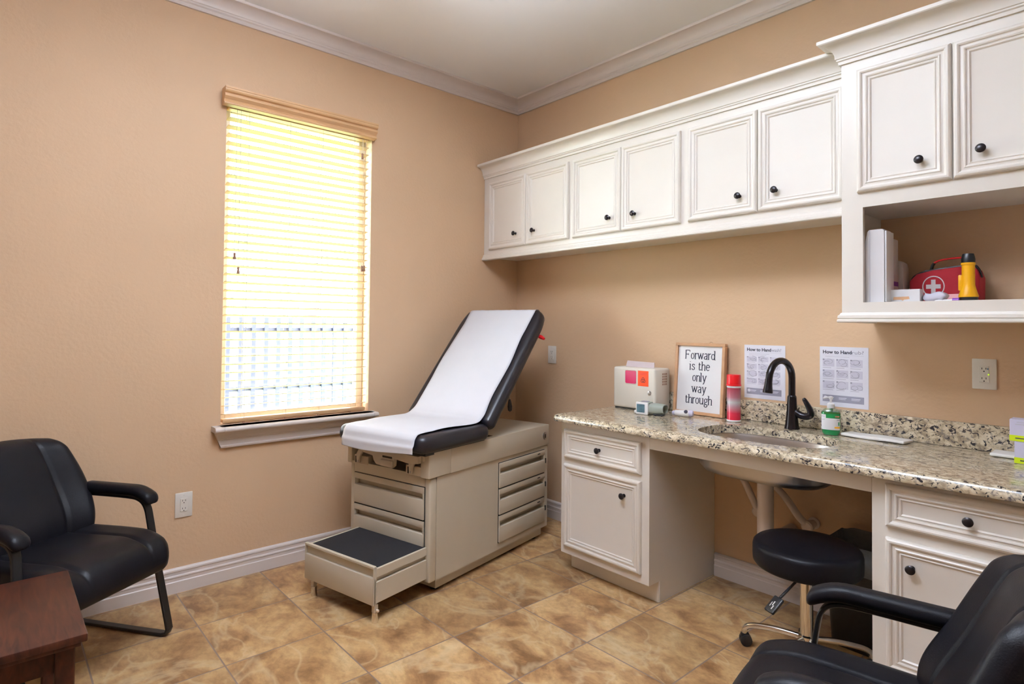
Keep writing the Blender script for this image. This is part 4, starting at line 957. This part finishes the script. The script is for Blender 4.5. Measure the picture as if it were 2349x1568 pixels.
obj('zip', MB().tube(smooth_path([(-.137, -.02, .02), (-.134, -.02, .097), (-.106, -.02, .125), (-.04, -.02, .139), (.09, -.02, .149), (.119, -.02, .135), (.131, -.02, .10)], 5), .005, 8, Vector((0, 1, 0))).box(-.075, .08, -.05, .02, .1335, .1385), M['black'], fb)
hd = obj('handle', MB().bar(smooth_path([(-.050, -.01, .165), (-.02, -.01, .178), (.05, -.01, .183), (.085, -.01, .176)], 5), .022, .006), M['red'], fb)
obj('handle_tab', MB().bar([(-.060, -.01, .137), (-.052, -.01, .160), (-.046, -.01, .168)], .024, .008), M['black'], hd)
obj('handle_tab', MB().bar([(.082, -.01, .145), (.090, -.01, .165), (.082, -.01, .178)], .024, .008), M['black'], hd)
cr = MB().prism([(-.068, .0615), (-.0485, .0615), (-.0485, .042), (-.0315, .042), (-.0315, .0615), (-.012, .0615), (-.012, .0785), (-.0315, .0785), (-.0315, .098), (-.0485, .098), (-.0485, .0785), (-.068, .0785)], -.0568, -.0549, 'y')
cr.sweep([(-.040+.041*math.cos(g), -.056, .070+.041*math.sin(g)) for g in [2*PI*i/32 for i in range(32)]], [(.0022, 0), (0, .0008), (-.0022, 0), (0, -.0008)], Vector((0, 1, 0)), closed=True)
obj('cross_emblem', cr, M['white'], fb)
fl = thing('flashlight', 'yellow and black flashlight standing upright on the shelf', 'flashlight', (2.820, -.235, ZS))
obj('body', MB().lathe([(.031, .020), (.031, .026), (.024, .050), (.0205, .066), (.0205, .140), (.0225, .142), (.0225, .150), (.0200, .151)], 28).box(-.030, -.016, -.012, .012, .045, .105, .004, 2), M['yellow'], fl)
obj('lens_ring', MB().lathe([(.028, 0), (.0295, .004), (.0295, .020), (.026, .021)], 28), M['black'], fl)
obj('tail_cap', MB().lathe([(.0215, .150), (.0220, .164), (.0195, .176), (.0175, .184), (.001, .185)], 28), M['black'], fl)
cb = thing('white_card_box', 'small white open card box at the front of the shelf', 'box', (2.577, -.335, ZS))
obj('carton', MB().box(0, .112, 0, .050, 0, .052, .0008, 1), M['white'], cb)
obj('cut_out', MB().prism([(.022, .012), (.050, .012), (.055, .008), (.060, .012), (.078, .014), (.076, .024), (.024, .023)], -.0006, .001, 'y'), M['frame'], cb)
tag(obj('plastic_packet', MB().rbox((.036, .03, .016), .012, (10, 8, 6), lambda q: (q[0]+.004*math.sin(q[2]*200), q[1], q[2]+.0215+.004*math.sin(q[0]*110))), M['tint'], None, (2.728, -.285, ZS), ang=70), 'crumpled clear plastic packet in front of the red bag', 'packet')
sy = thing('capped_syringe', 'thin white tube with purple cap lying in front of the flashlight', 'tube', (2.775, -.305, ZS))
obj('barrel', MB().tube([(-.045, 0, .006), (.010, 0, .006)], .005, 10), M['white'], sy)
obj('cap', MB().tube([(.010, 0, .0075), (.030, 0, .0075)], .0075, 12), M['purple'], sy)
tag(obj('pink_leaflet', MB().box(-.032, .032, -.001, .001, 0, .036).xform(RX(math.radians(-14))), M['skinpink'], None, (2.765, -.205, ZS+.0006)), 'pale pink leaflet leaning between packet and flashlight', 'leaflet')

# ------------------------------------------------------------------ ceiling lamp and added fill uplight
def lamp(lab, x, y, m_):
    t = thing('ceiling_lamp', lab, 'lamp', (x, y, ZC), 0, 'round ceiling lamps')
    obj('canopy', MB().lathe([(.07, -.0005), (.07, -.012), (.05, -.025), (.015, -.03), (.012, -.20)], 32), M['chrome'], t)
    obj('globe', MB().lathe([(r, z-.135) for r, z in [(.02, -.058), (.07, -.07), (.115, -.10), (.14, -.14), (.145, -.17), (.135, -.205), (.10, -.24), (.05, -.258), (.003, -.262)]], 40), m_, t)
lamp('round white ceiling lamp over the middle of the room', 1.45, -1.85, M['lamp'])
t = thing('added_fill_uplight', 'added fill uplight in a white bowl, unseen above the view', 'lamp', (2.05, -2.2, ZC))  # added unseen fixture, bounces extra light off the ceiling
obj('rod', MB().lathe([(.05, -.0005), (.05, -.015), (.008, -.02), (.008, -.50)], 20), M['chrome'], t)
obj('bowl', MB().lathe([(.245, -.36), (.25, -.36), (.235, -.43), (.17, -.49), (.06, -.515), (.06, -.51), (.165, -.482), (.228, -.425)], 40, caps=False), M['white'], t)
obj('fill_disc', MB().lathe([(.215, -.415), (.012, -.4149)], 40, caps=False), M['fill_light'], t)
